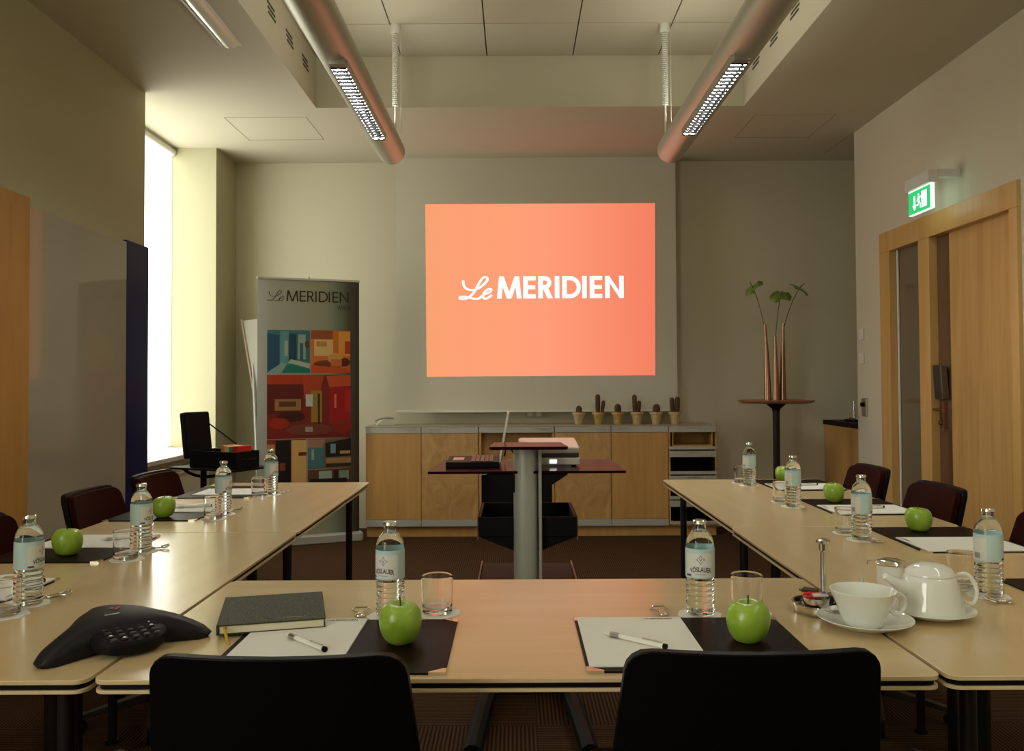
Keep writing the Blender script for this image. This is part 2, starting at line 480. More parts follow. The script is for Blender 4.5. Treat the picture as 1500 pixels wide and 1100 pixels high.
# air slots in the coffer sides
for k, x in ((3, CX0), (4, CX1)):
    b = B()
    for yc in [5.49 - .385 * q for q in range(9)]:
        for q, z in enumerate((3.305, 3.28, 3.255)):
            y0 = yc - .085 + q * .014
            b.box(x - .004 if x > 0 else x - .001, x + .001 if x > 0 else x + .004, y0, y0 + .14, z - .006, z + .006)
    struct('trim_%d' % k, b, M['gap'])
# hatch joints in the low ceiling by the back wall
b = B()


def joint(x0, x1, y0, y1): b.box(x0, x1, y0, y1, ZC - .0015, ZC + .001)


for x0, x1 in ((-2.035, -1.46), (1.69, 2.255)):
    joint(x0 - .002, x0 + .002, 6.0, 6.58); joint(x1 - .002, x1 + .002, 6.0, 6.58); joint(x0, x1, 5.998, 6.002); joint(x0, x1, 6.56, 6.564)
joint(2.548, 2.552, 6.46, 7.05)
struct('trim_5', b, mat('joint_gap', A(.33, .30, .21), .9))

# recessed strip light, upper left
t = thing('recessed_ceiling_light', 'long recessed strip light in the ceiling near the left wall', 'ceiling light', (-1.555, 3.3, ZC))
b = B().box(-.06, -.048, -1.4, 1.4, -.004, .002).box(.048, .06, -1.4, 1.4, -.004, .002).box(-.048, .048, 1.385, 1.4, -.004, .002).box(-.048, .048, -1.4, -1.385, -.004, .002)
b.build('frame', M['whitep'], t, smooth=False)
pts = [(-.047, -.0005), (-.03, -.020), (0, -.028), (.03, -.020), (.047, -.0005)]
b = B(); n = len(pts)
vs = [(x, -1.384, z) for x, z in pts] + [(x, 1.384, z) for x, z in pts]
b.add(vs, [(k, k + 1, n + k + 1, n + k) for k in range(n - 1)] + [tuple(range(n)), tuple(range(n, 2 * n))])
b.build('diffuser', mat('opal_cover', A(.75, .72, .6), .15, coat=.4), t)

# ================================================================== TUBE LIGHTS
ZT, RT = 2.71, .087


def tube_light(xc, xl, y1, l0, l1, label):
    t = thing('tubular_pendant_light', label, 'pendant light', (xc, 2.5, ZT), 0, 'tubular lights under the coffer')
    rot = Matrix.Rotation(-PI / 2, 4, 'X')
    B().lathe([(0, -3.4), (RT, -3.4), (RT, y1 - 2.5), (RT - .004, y1 - 2.5), (RT - .004, y1 - 2.52), (0, y1 - 2.52)], n=48, M4=rot).build('tube_body', M['tube'], t)
    x = xl - xc; z = -RT - .001
    b = B(); a0, a1 = l0 - 2.5, l1 - 2.5
    b.box(x - .040, x - .034, a0 - .01, a1 + .01, z - .012, z + .03).box(x + .034, x + .040, a0 - .01, a1 + .01, z - .012, z + .03)
    b.box(x - .034, x + .034, a0 - .05, a0, z - .012, z + .03).box(x - .034, x + .034, a1, a1 + .012, z - .012, z + .03)
    b.build('louvre_frame', M['steel'], t, smooth=False)
    B().box(x - .034, x + .034, a0, a1, z - .001, z + .001).build('lamp_glow', M['lamp'], t, smooth=False)
    b = B(); nn = 24; st = (a1 - a0) / nn
    for k in range(nn + 1):
        y = a0 + k * st; h = .009
        pr = [(-.034, 0), (-.017, .007), (0, 0), (.017, .007), (.034, 0)]
        for (p, dy), (q, ey) in zip(pr, pr[1:]):
            b.add([(x + p, y + dy - .006, z - .014), (x + q, y + ey - .006, z - .014), (x + q, y + ey + .006, z - .014), (x + p, y + dy + .006, z - .014),
                   (x + p, y + dy, z - .002), (x + q, y + ey, z - .002)], [(0, 1, 2, 3), (0, 1, 5, 4), (3, 2, 5, 4)])
    b.box(x + .019, x + .023, a0, a1, z - .009, z - .002)
    b.build('louvre', mat('louvre_metal', A(.004, .004, .004), .8, 0, spec=0), t)
    return t


tube_light(-.79, -.772, 5.50, 3.76, 4.88, 'satin metal tube light with bright louvre, left of the screen')
tube_light(1.005, .985, 5.50, 3.73, 4.82, 'satin metal tube light with bright louvre, right of the screen')


def cable(x, label):
    t = thing('hanging_cable', label, 'cable', (x, 5.285, 0), 0, 'suspension cables of the tube lights')
    B().lathe([(0, CZ), (.030, CZ), (.030, CZ - .045), (.024, CZ - .055), (0, CZ - .055)]).build('ceiling_rose', M['whitep'], t)
    pts = []; N = 36; z0, z1 = CZ - .055, ZT + .22
    for k in range(N * 8 + 1):
        a = 2 * PI * k / 8; z = z0 + (z1 - z0) * k / (N * 8); pts.append((.015 * math.cos(a), .015 * math.sin(a), z))
    B().tube(pts, .0045, 5).build('coiled_cord', M['whitep'], t)
    B().tube([(0, 0, z0), (0, 0, ZT + .05)], .006, 8).build('straight_cord', M['whitep'], t)
    B().tube([(.035, 0, CZ), (.035, 0, ZT + .05)], .0015, 5).build('steel_wire', M['whitep'], t)


cable(-.735, 'coiled cord hanging from ceiling to the left tube light')
cable(.935, 'coiled cord hanging from ceiling to the right tube light')

# ================================================================== LEFT WALL FITTINGS
t = thing('wall_cabinet', 'orange wooden cupboard front at the far left edge of the picture', 'cupboard', (XL, 3.4, 0))
B().box(.0, .045, -1.1, .70, 0, 2.118).build('carcass', M['orange_wood'], t, bevel=.003)
B().box(.045, .055, -1.05, .64, .06, 2.06).build('door_panel', M['orange_wood'], t, bevel=.003)
o = B().box(XL, XL + .03, 4.105, 5.155, .05, 2.078).build('glossy_wall_panel', M['pane'], bevel=.002)
tag(o, 'large glossy grey panel on left wall reflecting the projection', 'wall panel')
o = B().box(XL, XL + .03, 5.157, 5.465, .05, 2.09).build('blue_wall_panel', M['blue'], bevel=.002)
tag(o, 'narrow dark blue wall panel beside the bright window', 'wall panel')

# ================================================================== SCREEN
t = thing('projection_screen', 'pulled-down projection screen showing the white hotel lettering on orange', 'screen', (0, 7.12, 0))
B().box(-.982, 1.336, 0, .004, .985, ZC).build('screen_fabric', M['screen'], t, smooth=False)
B().box(-.985, 1.34, -.008, .012, .972, .990).build('bottom_bar', M['whitep'], t, bevel=.003)
m = bpy.data.materials.new('projected_picture'); m.use_nodes = True
nt = m.node_tree; nt.nodes.clear(); N = nt.nodes.new
tc = N('ShaderNodeTexCoord'); sx = N('ShaderNodeSeparateXYZ'); nt.links.new(tc.outputs['Generated'], sx.inputs[0])
cr = N('ShaderNodeValToRGB'); e = cr.color_ramp.elements
e[0].position = 0; e[0].color = S(247, 160, 112); e[1].position = 1; e[1].color = S(241, 126, 96)
x = e.new(.5); x.color = S(254, 156, 120)
nt.links.new(sx.outputs[0], cr.inputs[0])
em = N('ShaderNodeEmission'); em.inputs[1].default_value = SCREEN_STRENGTH; nt.links.new(cr.outputs[0], em.inputs[0])
ou = N('ShaderNodeOutputMaterial'); nt.links.new(em.outputs[0], ou.inputs[0])
b = B(); b.add([(-.742, -.002, 2.70), (1.165, -.002, 2.70), (1.155, -.002, 1.272), (-.733, -.002, 1.268)], [(0, 1, 2, 3)])
b.build('projected_picture', m, t, smooth=False)
b = B(); logo(b, frame_xz(-.15, -.0045, 1.912, .1843), .205, .075, .115)
b.build('projected_lettering', emit('projected_white', (1, .97, .92, 1), .92), t, smooth=False, recalc=False)

# ================================================================== BACK WALL LOW CABINETS
YC = 6.83
ZTOP = .872


def keylock(b, x, z, y=YC):
    rot = Matrix.Translation((x, y, z)) @ Matrix.Rotation(PI / 2, 4, 'X')
    b.cyl((0, 0), .008, 0, .006, 12, M4=rot)


def door_unit(x0, x1, wd, side, label):
    t = thing('cabinet_unit', label, 'cabinet', ((x0 + x1) / 2, YC, 0), 0, 'low maple cabinets along the back wall')
    h = (x1 - x0) / 2
    B().box(-h, h, .02, .42, .082, .852).build('carcass', M['cab'], t)
    d = B().box(-h + .003, h - .003, 0, .02, .138, .818).build('door', wd, t, bevel=.002)
    r = B().box(-h + .003, h - .003, -.004, .02, .820, .866).build('top_rail', M['alu'], t, bevel=.002)
    B().box(-h + .003, h - .003, -.004, .02, .084, .136).build('bottom_rail', M['alu'], t, bevel=.002)
    b = B(); hx = (h - .09) * side
    b.box(hx - .045, hx + .045, -.012, -.004, .853, .858)
    b.build('handle', M['steel'], r, smooth=False)
    b = B(); keylock(b, hx + .03 * side, .838, -.004); b.build('lock', M['steel'], r)
    return t


door_unit(-1.191, -.748, M['cab'], 1, 'low maple cabinet unit at the left end, under the desk phone')
door_unit(-.748, -.295, M['cab_burl'], -1, 'low burl-figured maple cabinet unit, second from the left end')
door_unit(.307, .754, M['cab_burl'], 1, 'low burl-figured maple cabinet unit behind the projector')
door_unit(.754, 1.208, M['cab'], -1, 'low maple cabinet unit between burl unit and drawers')
# open middle unit
t = thing('cabinet_unit', 'open-fronted low cabinet unit with shelves behind the lectern column', 'cabinet', (.006, YC, 0), 0, 'low maple cabinets along the back wall')
b = B().box(-.298, -.28, 0, .42, .082, .852).box(.28, .298, 0, .42, .082, .852).box(-.28, .28, .40, .42, .082, .852).box(-.28, .28, 0, .42, .082, .10)
b.build('carcass', M['cab'], t)
B().box(-.28, .28, .12, .14, .52, .82).build('inner_panel', M['cab'], t)
B().box(-.28, .28, .0, .40, .49, .505).build('shelf', M['alutop'], t)
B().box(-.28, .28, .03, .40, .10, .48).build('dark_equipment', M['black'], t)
r = B().box(-.296, .296, -.004, .02, .820, .866).build('top_rail', M['alu'], t, bevel=.002)
B().box(-.296, .296, -.004, .02, .084, .136).build('bottom_rail', M['alu'], t, bevel=.002)
B().box(.17, .26, -.012, -.004, .853, .858).build('handle', M['steel'], r)
b = B(); keylock(b, .24, .838, -.004); b.build('lock', M['steel'], r)
# drawer unit
t = thing('drawer_unit', 'narrow unit of four grey drawers at the right end of the cabinets', 'cabinet', (1.399, YC, 0), 0, 'low maple cabinets along the back wall')
h = .189
b = B().box(-h, -h + .012, .0, .42, .082, .866).box(h - .012, h, .0, .42, .082, .866).box(-h, h, .40, .42, .082, .866).box(-h, h, 0, .42, .082, .094)
b.build('carcass', M['cab'], t)
for k in range(4):
    z = .866 - k * .196
    dr = B().box(-h + .004, h - .004, -.006, .02, z - .048, z).build('drawer', M['alu'], t, bevel=.002)
    b = B().box(-h + .030, -h + .036, -.002, .3, z - .175, z - .05).box(h - .036, h - .030, -.002, .3, z - .175, z - .05)
    b.box(-h + .036, h - .036, .28, .30, z - .175, z - .05).box(-h + .036, h - .036, 0, .3, z - .165, z - .150)
    b.build('bin', M['maroon'] if k else M['cab'], dr)
    B().box(-h + .004, h - .004, -.006, .02, z - .185, z - .160).build('rail', M['alu'], dr, bevel=.002)
    B().box(-.045, .045, -.014, -.006, z - .012, z - .007).build('handle', M['steel'], dr)
    b = B(); keylock(b, h - .04, z - .028, -.006); b.build('lock', M['steel'], dr)
o = B().box(-1.185, 1.585, YC + .03, YB - .005, 0, .082).build('plinth', M['cab'])
tag(o, 'long wooden plinth under the row of low cabinets', 'plinth')
for (x0, x1, lb) in ((-1.195, -.297, 'worktop slab under the desk phone, left of the row'), (-.295, .305, 'worktop slab on the open middle cabinet unit'), (.307, 1.59, 'worktop slab under the six cactus pots')):
    o = B().box(x0, x1, YC - .004, YB - .01, .867, .874).build('worktop', M['alutop'], bevel=.001)
    tag(o, lb, 'worktop', 'worktop slabs on the low cabinets')

# desk phone on cabinet
t = thing('desk_phone', 'small white desk phone on the left end of the cabinets', 'phone', (-1.06, 7.02, .874), .25)
B().prism([(-.07, 0), (.07, 0), (.07, .05), (-.02, .055), (-.07, .015)], -.05, .05, Matrix.Rotation(PI / 2, 4, 'X')).build('phone_body', M['whitep'], t, bevel=.004)
B().tube(catmull([(-.085, -.04, .03), (-.07, -.04, .050), (0, -.04, .062), (.05, -.04, .060), (.065, -.04, .045)]), .010, 8).build('handset', M['alu'], t)

# socket box on the wall
t = thing('wall_socket_box', 'grey double socket box on wall under the screen', 'socket', (.155, YB, .955))
B().box(-.075, .075, -.035, 0, -.03, .03).build('socket_frame', M['alu'], t, bevel=.003)
for s in (-1, 1):
    B().cyl((0, 0), .022, 0, .006, 20, M4=Matrix.Translation((s * .036, -.034, 0)) @ Matrix.Rotation(PI / 2, 4, 'X')).build('socket', M['whitep'], t)

# cacti
CACT = [
    (.513, .030, M['pot'], [(0, 0, .019, .062, 0)], 'single short cactus in a plain clay pot, leftmost of the six'),
    (.672, .030, M['pot2'], [(-.005, 0, .015, .155, 0), (.028, 0, .012, .105, .14)], 'two-stemmed tall cactus in a gold mosaic pot'),
    (.829, .030, M['pot2'], [(0, 0, .021, .075, 0)], 'single short cactus in a gold mosaic pot'),
    (.985, .036, M['pot'], [(-.017, 0, .015, .150, -.03), (.014, .003, .012, .102, .05), (0, -.01, .010, .04, .3)], 'three-stemmed tall cactus in a plain clay pot'),
    (1.139, .030, M['pot'], [(0, 0, .024, .072, .08)], 'single rounded cactus in a plain clay pot, fifth along'),
    (1.292, .032, M['pot'], [(-.018, 0, .015, .125, -.05), (.018, 0, .016, .132, .03)], 'twin-stemmed cactus in a clay pot, rightmost of the six')]
for x, y0, pm, stems, lb in CACT:
    t = thing('potted_cactus', lb, 'cactus', (x, 7.0, .874), 0, 'cactus pots on the low cabinets')
    B().lathe([(0, 0), (.030, 0), (.046, .078), (.053, .080), (.053, .100), (.047, .100), (.045, .085), (0, .085)]).build('pot', pm, t)
    B().cyl((0, 0), .0455, .086, .092).build('soil', M['stem'], t)
    for (sx_, sy_, r, h, tilt) in stems:
        r *= 1.28
        prof = [(0, 0), (r * .85, 0), (r, h * .35), (r, h - r * 1.0), (r * .75, h - r * .35), (r * .4, h - r * .06), (0, h)]
        b = B(); vs0 = len(b.v)
        b.lathe(prof, n=24, M4=Matrix.Translation((sx_, sy_, .091)) @ Matrix.Rotation(tilt, 4, 'Y'))
        ax = Vector((sx_, sy_, 0))
        v2 = []
        for i, v in enumerate(b.v):
            k = .93 if i % 2 else 1.03
            v2.append((sx_ + (v[0] - sx_) * k if tilt == 0 else v[0], sy_ + (v[1] - sy_) * k, v[2]))
        b.v = v2
        b.build('cactus_stem', M['cactus'], t)

# ================================================================== ROLL-UP BANNER
bd = Vector((.711, .295, 0)).normalized(); BW = .77
t = thing('roll_up_banner', 'free-standing roll-up banner with hotel name and six room photos', 'banner', (-1.938, 6.465, 0), math.atan2(.295, .711))
m = bpy.data.materials.new('printed_banner'); m.use_nodes = True; nt = m.node_tree; pb = nt.nodes['Principled BSDF']; inp(pb, 'Roughness', .35)
tc = nt.nodes.new('ShaderNodeTexCoord'); sx = nt.nodes.new('ShaderNodeSeparateXYZ'); nt.links.new(tc.outputs['Object'], sx.inputs[0])
cr = nt.nodes.new('ShaderNodeValToRGB'); e = cr.color_ramp.elements
e[0].position = 0; e[0].color = A(.36, .37, .33); e[1].position = .77; e[1].color = A(.035, .015, .006)
for p, c in ((.12, A(.33, .32, .25)), (.5, A(.30, .29, .20)), (.57, A(.21, .25, .17)), (.69, A(.07, .065, .04))):
    x = e.new(p); x.color = c
nt.links.new(sx.outputs[0], cr.inputs[0]); nt.links.new(cr.outputs[0], pb.inputs['Base Color'])
B().box(0, BW, 0, .003, .06, 2.01).build('banner_sheet', m, t, smooth=False)
B().box(-.004, BW + .004, -.008, .012, 2.008, 2.026).build('top_rail', M['steel'], t, bevel=.003)
B().prism(rrect(-.01, BW + .02, -.08, .08, .03), .0, .065).build('base_cassette', M['alu'], t, bevel=.01)
B().tube([(.385, .03, .04), (.385, .03, 2.045)], .008, 8).build('support_pole', M['steel'], t)
dk = mat('dark_brown_print', A(.03, .015, .006), .5)
b = B(); logo(b, frame_xz(.212, -.001, 1.846, .0835), .14, .03, .07); b.build('banner_lettering', dk, t, smooth=False, recalc=False)
b = B(); letters(b, [('W', 0), ('I', 1.25), ('E', 1.55), ('N', 2.3)], .12, frame_xz(.60, -.001, 1.79, .032)); b.build('city_lettering', dk, t, smooth=False, recalc=False)
PC = {}


def pm(r, g, bb):
    k = (r, g, bb)
    if k not in PC: PC[k] = mat('print_colour', S(r, g, bb), .4)
    return PC[k]


def picture(x0, x1, z0, z1, shapes):
    b = B(); mats = []
    W, H = x1 - x0, z1 - z0
    for k, (col, pts) in enumerate(shapes):
        mm = pm(*col)
        if mm not in mats: mats.append(mm)
        vs = [(x0 + p[0] * W, -.0012 - .0002 * k, z1 - p[1] * H) for p in pts]
        b.add(vs, [tuple(range(len(pts)))], mats.index(mm))
    b.build('printed_photo', mats, t, smooth=False, recalc=False)


def q(x0, y0, x1, y1): return [(x0, y0), (x1, y0), (x1, y1), (x0, y1)]


def ell(cx, cy, rx, ry, n=18): return [(cx + rx * math.cos(2 * PI * k / n), cy + ry * math.sin(2 * PI * k / n)) for k in range(n)]


picture(.072, .389, 1.300, 1.626, [((50, 105, 115), q(0, 0, 1, 1)), ((25, 70, 95), [(0, .08), (.28, .12), (.28, .88), (0, 1)]), ((85, 135, 135), q(.3, .03, .5, .85)), ((150, 165, 150), q(.4, .25, .48, .6)),
    ((20, 60, 80), q(.5, .08, .68, .72)), ((140, 160, 140), q(.72, .1, .9, .68)), ((40, 90, 100), q(.76, .3, .84, .7)), ((90, 50, 30), ell(.93, .33, .05, .09)), ((165, 175, 150), [(.55, .68), (1, .78), (1, .9), (.48, .77)]),
    ((15, 110, 95), [(.4, .85), (.55, .78), (1, .9), (1, 1), (.36, 1)]), ((120, 150, 140), [(.02, .97), (.35, .76), (.45, .8), (.33, 1), (.02, 1)])])
picture(.397, .700, 1.300, 1.628, [((205, 110, 40), q(0, 0, 1, 1)), ((150, 75, 25), q(0, 0, .55, .2)), ((215, 180, 110), q(.08, .22, .56, .6)), ((190, 130, 70), q(.14, .26, .4, .38)), ((225, 155, 50), q(.7, .02, 1, .6)),
    ((180, 60, 20), q(.86, .25, 1, .55)), ((120, 45, 15), ell(.45, .8, .4, .1)), ((210, 150, 80), ell(.62, .66, .2, .13)), ((90, 25, 8), ell(.86, .75, .14, .1)), ((200, 110, 45), q(.5, .68, .78, .85)), ((205, 75, 20), [(0, .82), (1, .9), (1, 1), (0, 1)])])
picture(.071, .702, .800, 1.286, [((120, 28, 8), q(0, 0, 1, 1)), ((165, 50, 10), q(0, 0, .44, .15)), ((90, 14, 5), q(0, .15, .42, .62)), ((150, 105, 60), q(.09, .38, .4, .56)), ((85, 50, 25), q(.14, .42, .34, .5)),
    ((170, 60, 20), [(.42, 0), (.68, 0), (.62, .3), (.44, .38)]), ((150, 120, 40), q(.52, .25, .65, .75)), ((185, 190, 180), q(.455, .31, .54, .5)), ((60, 15, 5), q(.60, .3, .625, .8)), ((200, 75, 35), [(.7, .02), (1, 0), (1, .18), (.74, .2)]),
    ((160, 8, 14), q(.74, .2, 1, .78)), ((225, 110, 90), q(.8, .31, .825, .53)), ((185, 20, 30), q(.93, .25, 1, .6)), ((60, 8, 4), ell(.28, .66, .17, .08)), ((150, 35, 15), ell(.14, .76, .12, .09)), ((115, 55, 35), ell(.5, .86, .28, .09)), ((170, 150, 130), q(.45, .82, .54, .9)), ((140, 30, 12), ell(.9, .82, .12, .12))])
picture(.071, .363, .44, .795, [((120, 45, 15), q(0, 0, 1, 1)), ((180, 120, 60), q(.0, .1, .2, .7)), ((18, 6, 4), q(.22, .02, .6, 1)), ((205, 165, 100), q(.62, .02, 1, 1)), ((110, 40, 15), q(.8, .28, 1, .36)), ((130, 60, 20), q(.32, .5, .46, .66))])
picture(.375, .705, .562, .793, [((110, 95, 70), q(0, 0, 1, 1)), ((70, 115, 120), q(0, .3, .36, .95)), ((150, 165, 155), q(.08, .35, .14, .7)), ((160, 120, 95), [(0, .02), (.4, .02), (.33, .3), (0, .28)]), ((30, 10, 6), [(.4, .15), (1, 0), (1, .6), (.4, .62)]),
    ((110, 150, 150), q(.52, .18, .64, .5)), ((190, 150, 90), q(.74, .42, .98, .52)), ((165, 125, 80), q(.42, .66, 1, .82)), ((60, 30, 15), q(.42, .84, 1, .95))])
picture(.375, .705, .44, .556, [((90, 60, 40), q(0, 0, 1, 1)), ((150, 165, 150), q(.25, .1, .55, .6)), ((40, 20, 10), q(.6, .05, .7, .8)), ((120, 140, 130), q(.72, .1, .95, .7)), ((30, 15, 8), q(.05, .6, .9, .95))])

# flip chart behind it
t = thing('flip_chart', 'white flip chart easel half hidden behind the banner', 'easel', (-2.085, 6.93, 0), .30)
tl = Matrix.Rotation(-.10, 4, 'X') @ Matrix.Translation((0, 0, 1.2)) @ Matrix.Rotation(-.16, 4, 'Y') @ Matrix.Translation((0, 0, -1.2))
B().box(-.02, .62, 0, .02, .75, 1.755, tl).build('board', M['whitep'], t, bevel=.004)
B().box(-.035, -.02, -.012, .03, .72, 1.765, tl).build('frame_edge', mat('pinkish_frame', A(.55, .42, .32), .5), t, bevel=.003)
for x in (.03, .57):
    B().tube([tl @ Vector((x, .03, 1.6)), (x, -.12, .0)], .012, 8).build('leg', M['alu'], t)

# ================================================================== HIGH TABLE WITH VASES
t = thing('bistro_table', 'tall round reddish-topped pedestal table against the back wall', 'table', (1.993, 6.6, 0))
B().lathe([(0, 1.048), (.25, 1.050), (.282, 1.062), (.285, 1.070), (.280, 1.074), (0, 1.074)], n=64).build('tabletop', M['redwood'], t)
B().lathe([(0, 1.048), (.075, 1.048), (.065, 1.035), (.03, 1.005), (.03, .99), (0, .99)]).build('bracket', M['black'], t)
B().cyl((0, 0), .026, .02, 1.0).build('column', M['leg'], t)
B().lathe([(0, 0), (.21, 0), (.21, .008), (.03, .02), (0, .02)]).build('base', M['leg'], t)
VS = [((-.062, 0), (-.078, 0), 1.655, (-.165, 0, 1.935), .35, 'left bronze vase with an outward-leaning leaf stem', .75),
      ((-.008, -.03), (-.010, -.03), 1.560, (.035, -.03, 1.865), -.1, 'shortest bronze vase, in the middle of the three', .15),
      ((.052, 0), (.064, 0), 1.662, (.19, 0, 1.93), -.4, 'right bronze vase with leaf stem leaning right', -.55)]
for (bx, by), (tx, ty), zt, tip, _, lb, tilt in VS:
    v = thing('bronze_vase', lb, 'vase', (1.993 + bx, 6.6 + by, 1.074), 0, 'slim bronze vases on the pedestal table')
    h = zt - 1.074; ox, oy = tx - bx, ty - by
    prof = [(.027, 0), (.026, .1), (.024, .25), (.020, .5), (.014, .75), (.010, .92), (.0105, 1.0)]
    pts = [(ox * (f ** 2), oy * f, h * f) for _, f in prof]
    b = B().tube(pts, [r for r, f in prof], 20); b.build('vase_body', M['bronze'], v)
for (bx, by), (tx, ty), zt, tip, _, lb, tilt in VS:
    f = thing('leaf_stem', {'l': 'green anthurium leaf on thin stem in the left vase', 's': 'green anthurium leaf facing front in the middle vase', 'r': 'green anthurium leaf on thin stem in the right vase'}[lb[0]], 'leaf', (1.993 + tx, 6.6 + ty, zt - .05), 0, 'anthurium leaves in the bronze vases')
    d = Vector((tip[0] - tx, tip[1] - ty, tip[2] - zt + .05))
    b = B().tube([(0, 0, 0), (d.x * .25, 0, d.z * .36), (d.x * .6, 0, d.z * .72), (d.x, 0, d.z)], .0035, 8); b.build('stalk', M['leafstem'], f)
    Mx = Matrix.Translation(d) @ Matrix.Rotation(-tilt, 4, 'Y') @ Matrix.Rotation(.35 if lb[0] != 's' else .85, 4, 'X')
    outl = [(0, -.02), (.03, -.045), (.065, -.045), (.085, -.01), (.075, .03), (.04, .055), (0, .075), (-.04, .055), (-.075, .03), (-.085, -.01), (-.065, -.045), (-.03, -.045)]
    b = B(); n = len(outl)
    vs = [(0, 0, 0)] + [(x_ * .5, y_ * .5, .004) for x_, y_ in outl] + [(x_, y_, -.008 + .008 * math.sin(i * 2.1)) for i, (x_, y_) in enumerate(outl)]
    fs = [(0, 1 + k, 1 + (k + 1) % n) for k in range(n)] + [(1 + k, 1 + n + k, 1 + n + (k + 1) % n, 1 + (k + 1) % n) for k in range(n)]
    b.add([Mx @ Vector(v_) for v_ in vs], fs)
    o = b.build('leaf', M['leaf'], f, ang=1.5, recalc=False)
    so = o.modifiers.new('solid', 'SOLIDIFY'); so.thickness = .0025
    b = B().tube([Mx @ Vector((0, 0, .0)), Mx @ Vector((.006, .01, .03)), Mx @ Vector((.015, .01, .05))], [.005, .0045, .003], 8); b.build('spadix', M['leafstem'], f)

# ================================================================== SIDE CABINET IN THE NOOK
t = thing('side_cabinet', 'wooden side cabinet with dark top in nook behind the right wall', 'cabinet', (2.95, 6.89, 0))
B().box(-.36, .40, -.38, .36, 0, .855).build('carcass', M['cab'], t, bevel=.002)
B().box(-.365, .41, -.39, .37, .855, .892).build('dark_top', M['blackcore'], t, bevel=.002)

# ================================================================== DOOR IN RIGHT WALL
FX = XR - .022
door = thing('door_1', None, None); tag(door, kind='structure')
b = B().box(FX, XR + .12, DY0, DY1, 2.10, DZ - .002)
b.box(FX, XR + .12, 5.83, DY1, 0, 2.10)      # left jamb (far)
b.box(FX, XR + .12, 5.27, 5.41, 0, 2.10)     # mullion
b.box(FX, XR + .12, DY0, 4.41, 0, 2.10)
b.build('door_frame', M['doorframe'], door, bevel=.003, smooth=False)
B().box(XR + .025, XR + .032, 5.80, 5.822, 0, 2.10).build('glazing_bead', M['whitep'], door, smooth=False)
B().box(XR + .035, XR + .045, 5.41, 5.81, 0, 2.10).build('side_glass', M['frost'], door, smooth=False)
B().box(XR + .03, XR + .07, 4.41, 5.12, 0, 2.10).build('door_leaf', M['door'], door, smooth=False)
B().box(XR + .03, XR + .05, 5.12, 5.27, 0, 2.10).build('push_strip', mat('glossy_strip', A(.16, .085, .05), .12, .3, coat=.5), door, smooth=False)
b = B(); b.prism([(0, 1.11), (.012, 1.30), (.055, 1.315), (.045, 1.105)], -.05, .05, Matrix.Translation((XR + .03, 5.19, 0)) @ Matrix.Rotation(PI / 2, 4, 'X') @ Matrix.Scale(-1, 4, (1, 0, 0)))
b.build('card_reader', mat('dark_glossy', A(.10, .085, .07), .15, .6), door, bevel=.006)
b = B().box(XR - .0, XR + .032, 5.17, 5.21, .93, 1.09)
b.tube([(XR + .02, 5.19, 1.045), (XR - .045, 5.19, 1.045), (XR - .05, 5.13, 1.045), (XR - .05, 5.06, 1.045)], .009, 10)
b.cyl((0, 0), .014, 0, .012, M4=Matrix.Translation((XR, 5.19, .965)) @ Matrix.Rotation(-PI / 2, 4, 'Y'))
b.build('door_handle', mat('bronze_handle', A(.30, .15, .09), .25, .9), door, bevel=.001)
struct('wall_corridor', B().box(XR + .15, XR + .158, DY0 - .0, DY1, 0, DZ), M['wall'])

# exit sign
t = thing('exit_sign', 'lit green emergency exit sign above the wooden door', 'exit sign', (2.40, 5.06, 2.285))
B().box(-.03, .03, -.15, .15, .075, .145).build('housing', M['whitep'], t, bevel=.004)
B().box(.03, .16, -.15, -.09, .105, .15).build('wall_bracket', M['whitep'], t, bevel=.003)
B().box(-.012, .012, -.138, .138, -.072, .072).build('sign_edge', emit('sign_white_light', (.75, 1, .85, 1), 1.1), t, smooth=False)
B().box(-.0145, -.012, -.134, .134, -.069, .064).build('green_face', emit('sign_green_light', (.03, .42, .12, 1), 1.1), t, smooth=False)
b = B(); Mx = Matrix(((0, 0, 1, -.0155), (-1, 0, 0, 0), (0, 1, 0, 0), (0, 0, 0, 1)))
b.flat([(-.062, .035), (-.045, .035), (-.045, -.02), (-.028, -.02), (-.0535, -.055), (-.079, -.02), (-.062, -.02)], Mx)   # arrow down
b.flat(q(.035, -.05, .10, .045), Mx)                                                                              # doorway
b.flat(ell(-.002, .032, .009, .009), Mx)
for s_ in ([(-.002, .022), (.004, -.006)], [(.004, -.006), (-.008, -.026), (-.022, -.028)], [(.004, -.006), (.018, -.022), (.018, -.048)], [(-.002, .018), (-.018, .006), (-.02, -.008)], [(-.002, .018), (.016, .012), (.026, .02)]):
    b.ribbon(s_, .008, Mx)
b.build('pictogram', emit('sign_white_pictogram', (.85, 1, .92, 1), 1.8), t, smooth=False, recalc=False)

for z, lb, hh in ((1.56, 'small white wall switch near the nook corner, upper one', .04), (1.383, 'small white wall switch below the other near the corner', .04)):
    sw = thing('wall_switch', lb, 'switch', (XR, 6.35, z), 0, 'white switches by the nook')
    B().box(-.012, 0, -.04, .04, -hh, hh).build('plate', M['whitep'], sw, bevel=.003)
    B().box(-.016, -.012, -.025, .025, -hh * .6, hh * .6).build('rocker', M['whitep'], sw, bevel=.002)
sw = thing('wall_control', 'grey steel control plate on right wall below the switches', 'control', (XR, 6.31, 1.025))
B().box(-.014, 0, -.04, .04, -.067, .067).build('plate', M['steel'], sw, bevel=.003)
B().cyl((0, 0), .016, 0, .02, M4=Matrix.Translation((-.014, 0, .02)) @ Matrix.Rotation(-PI / 2, 4, 'Y')).build('knob', M['black'], sw)

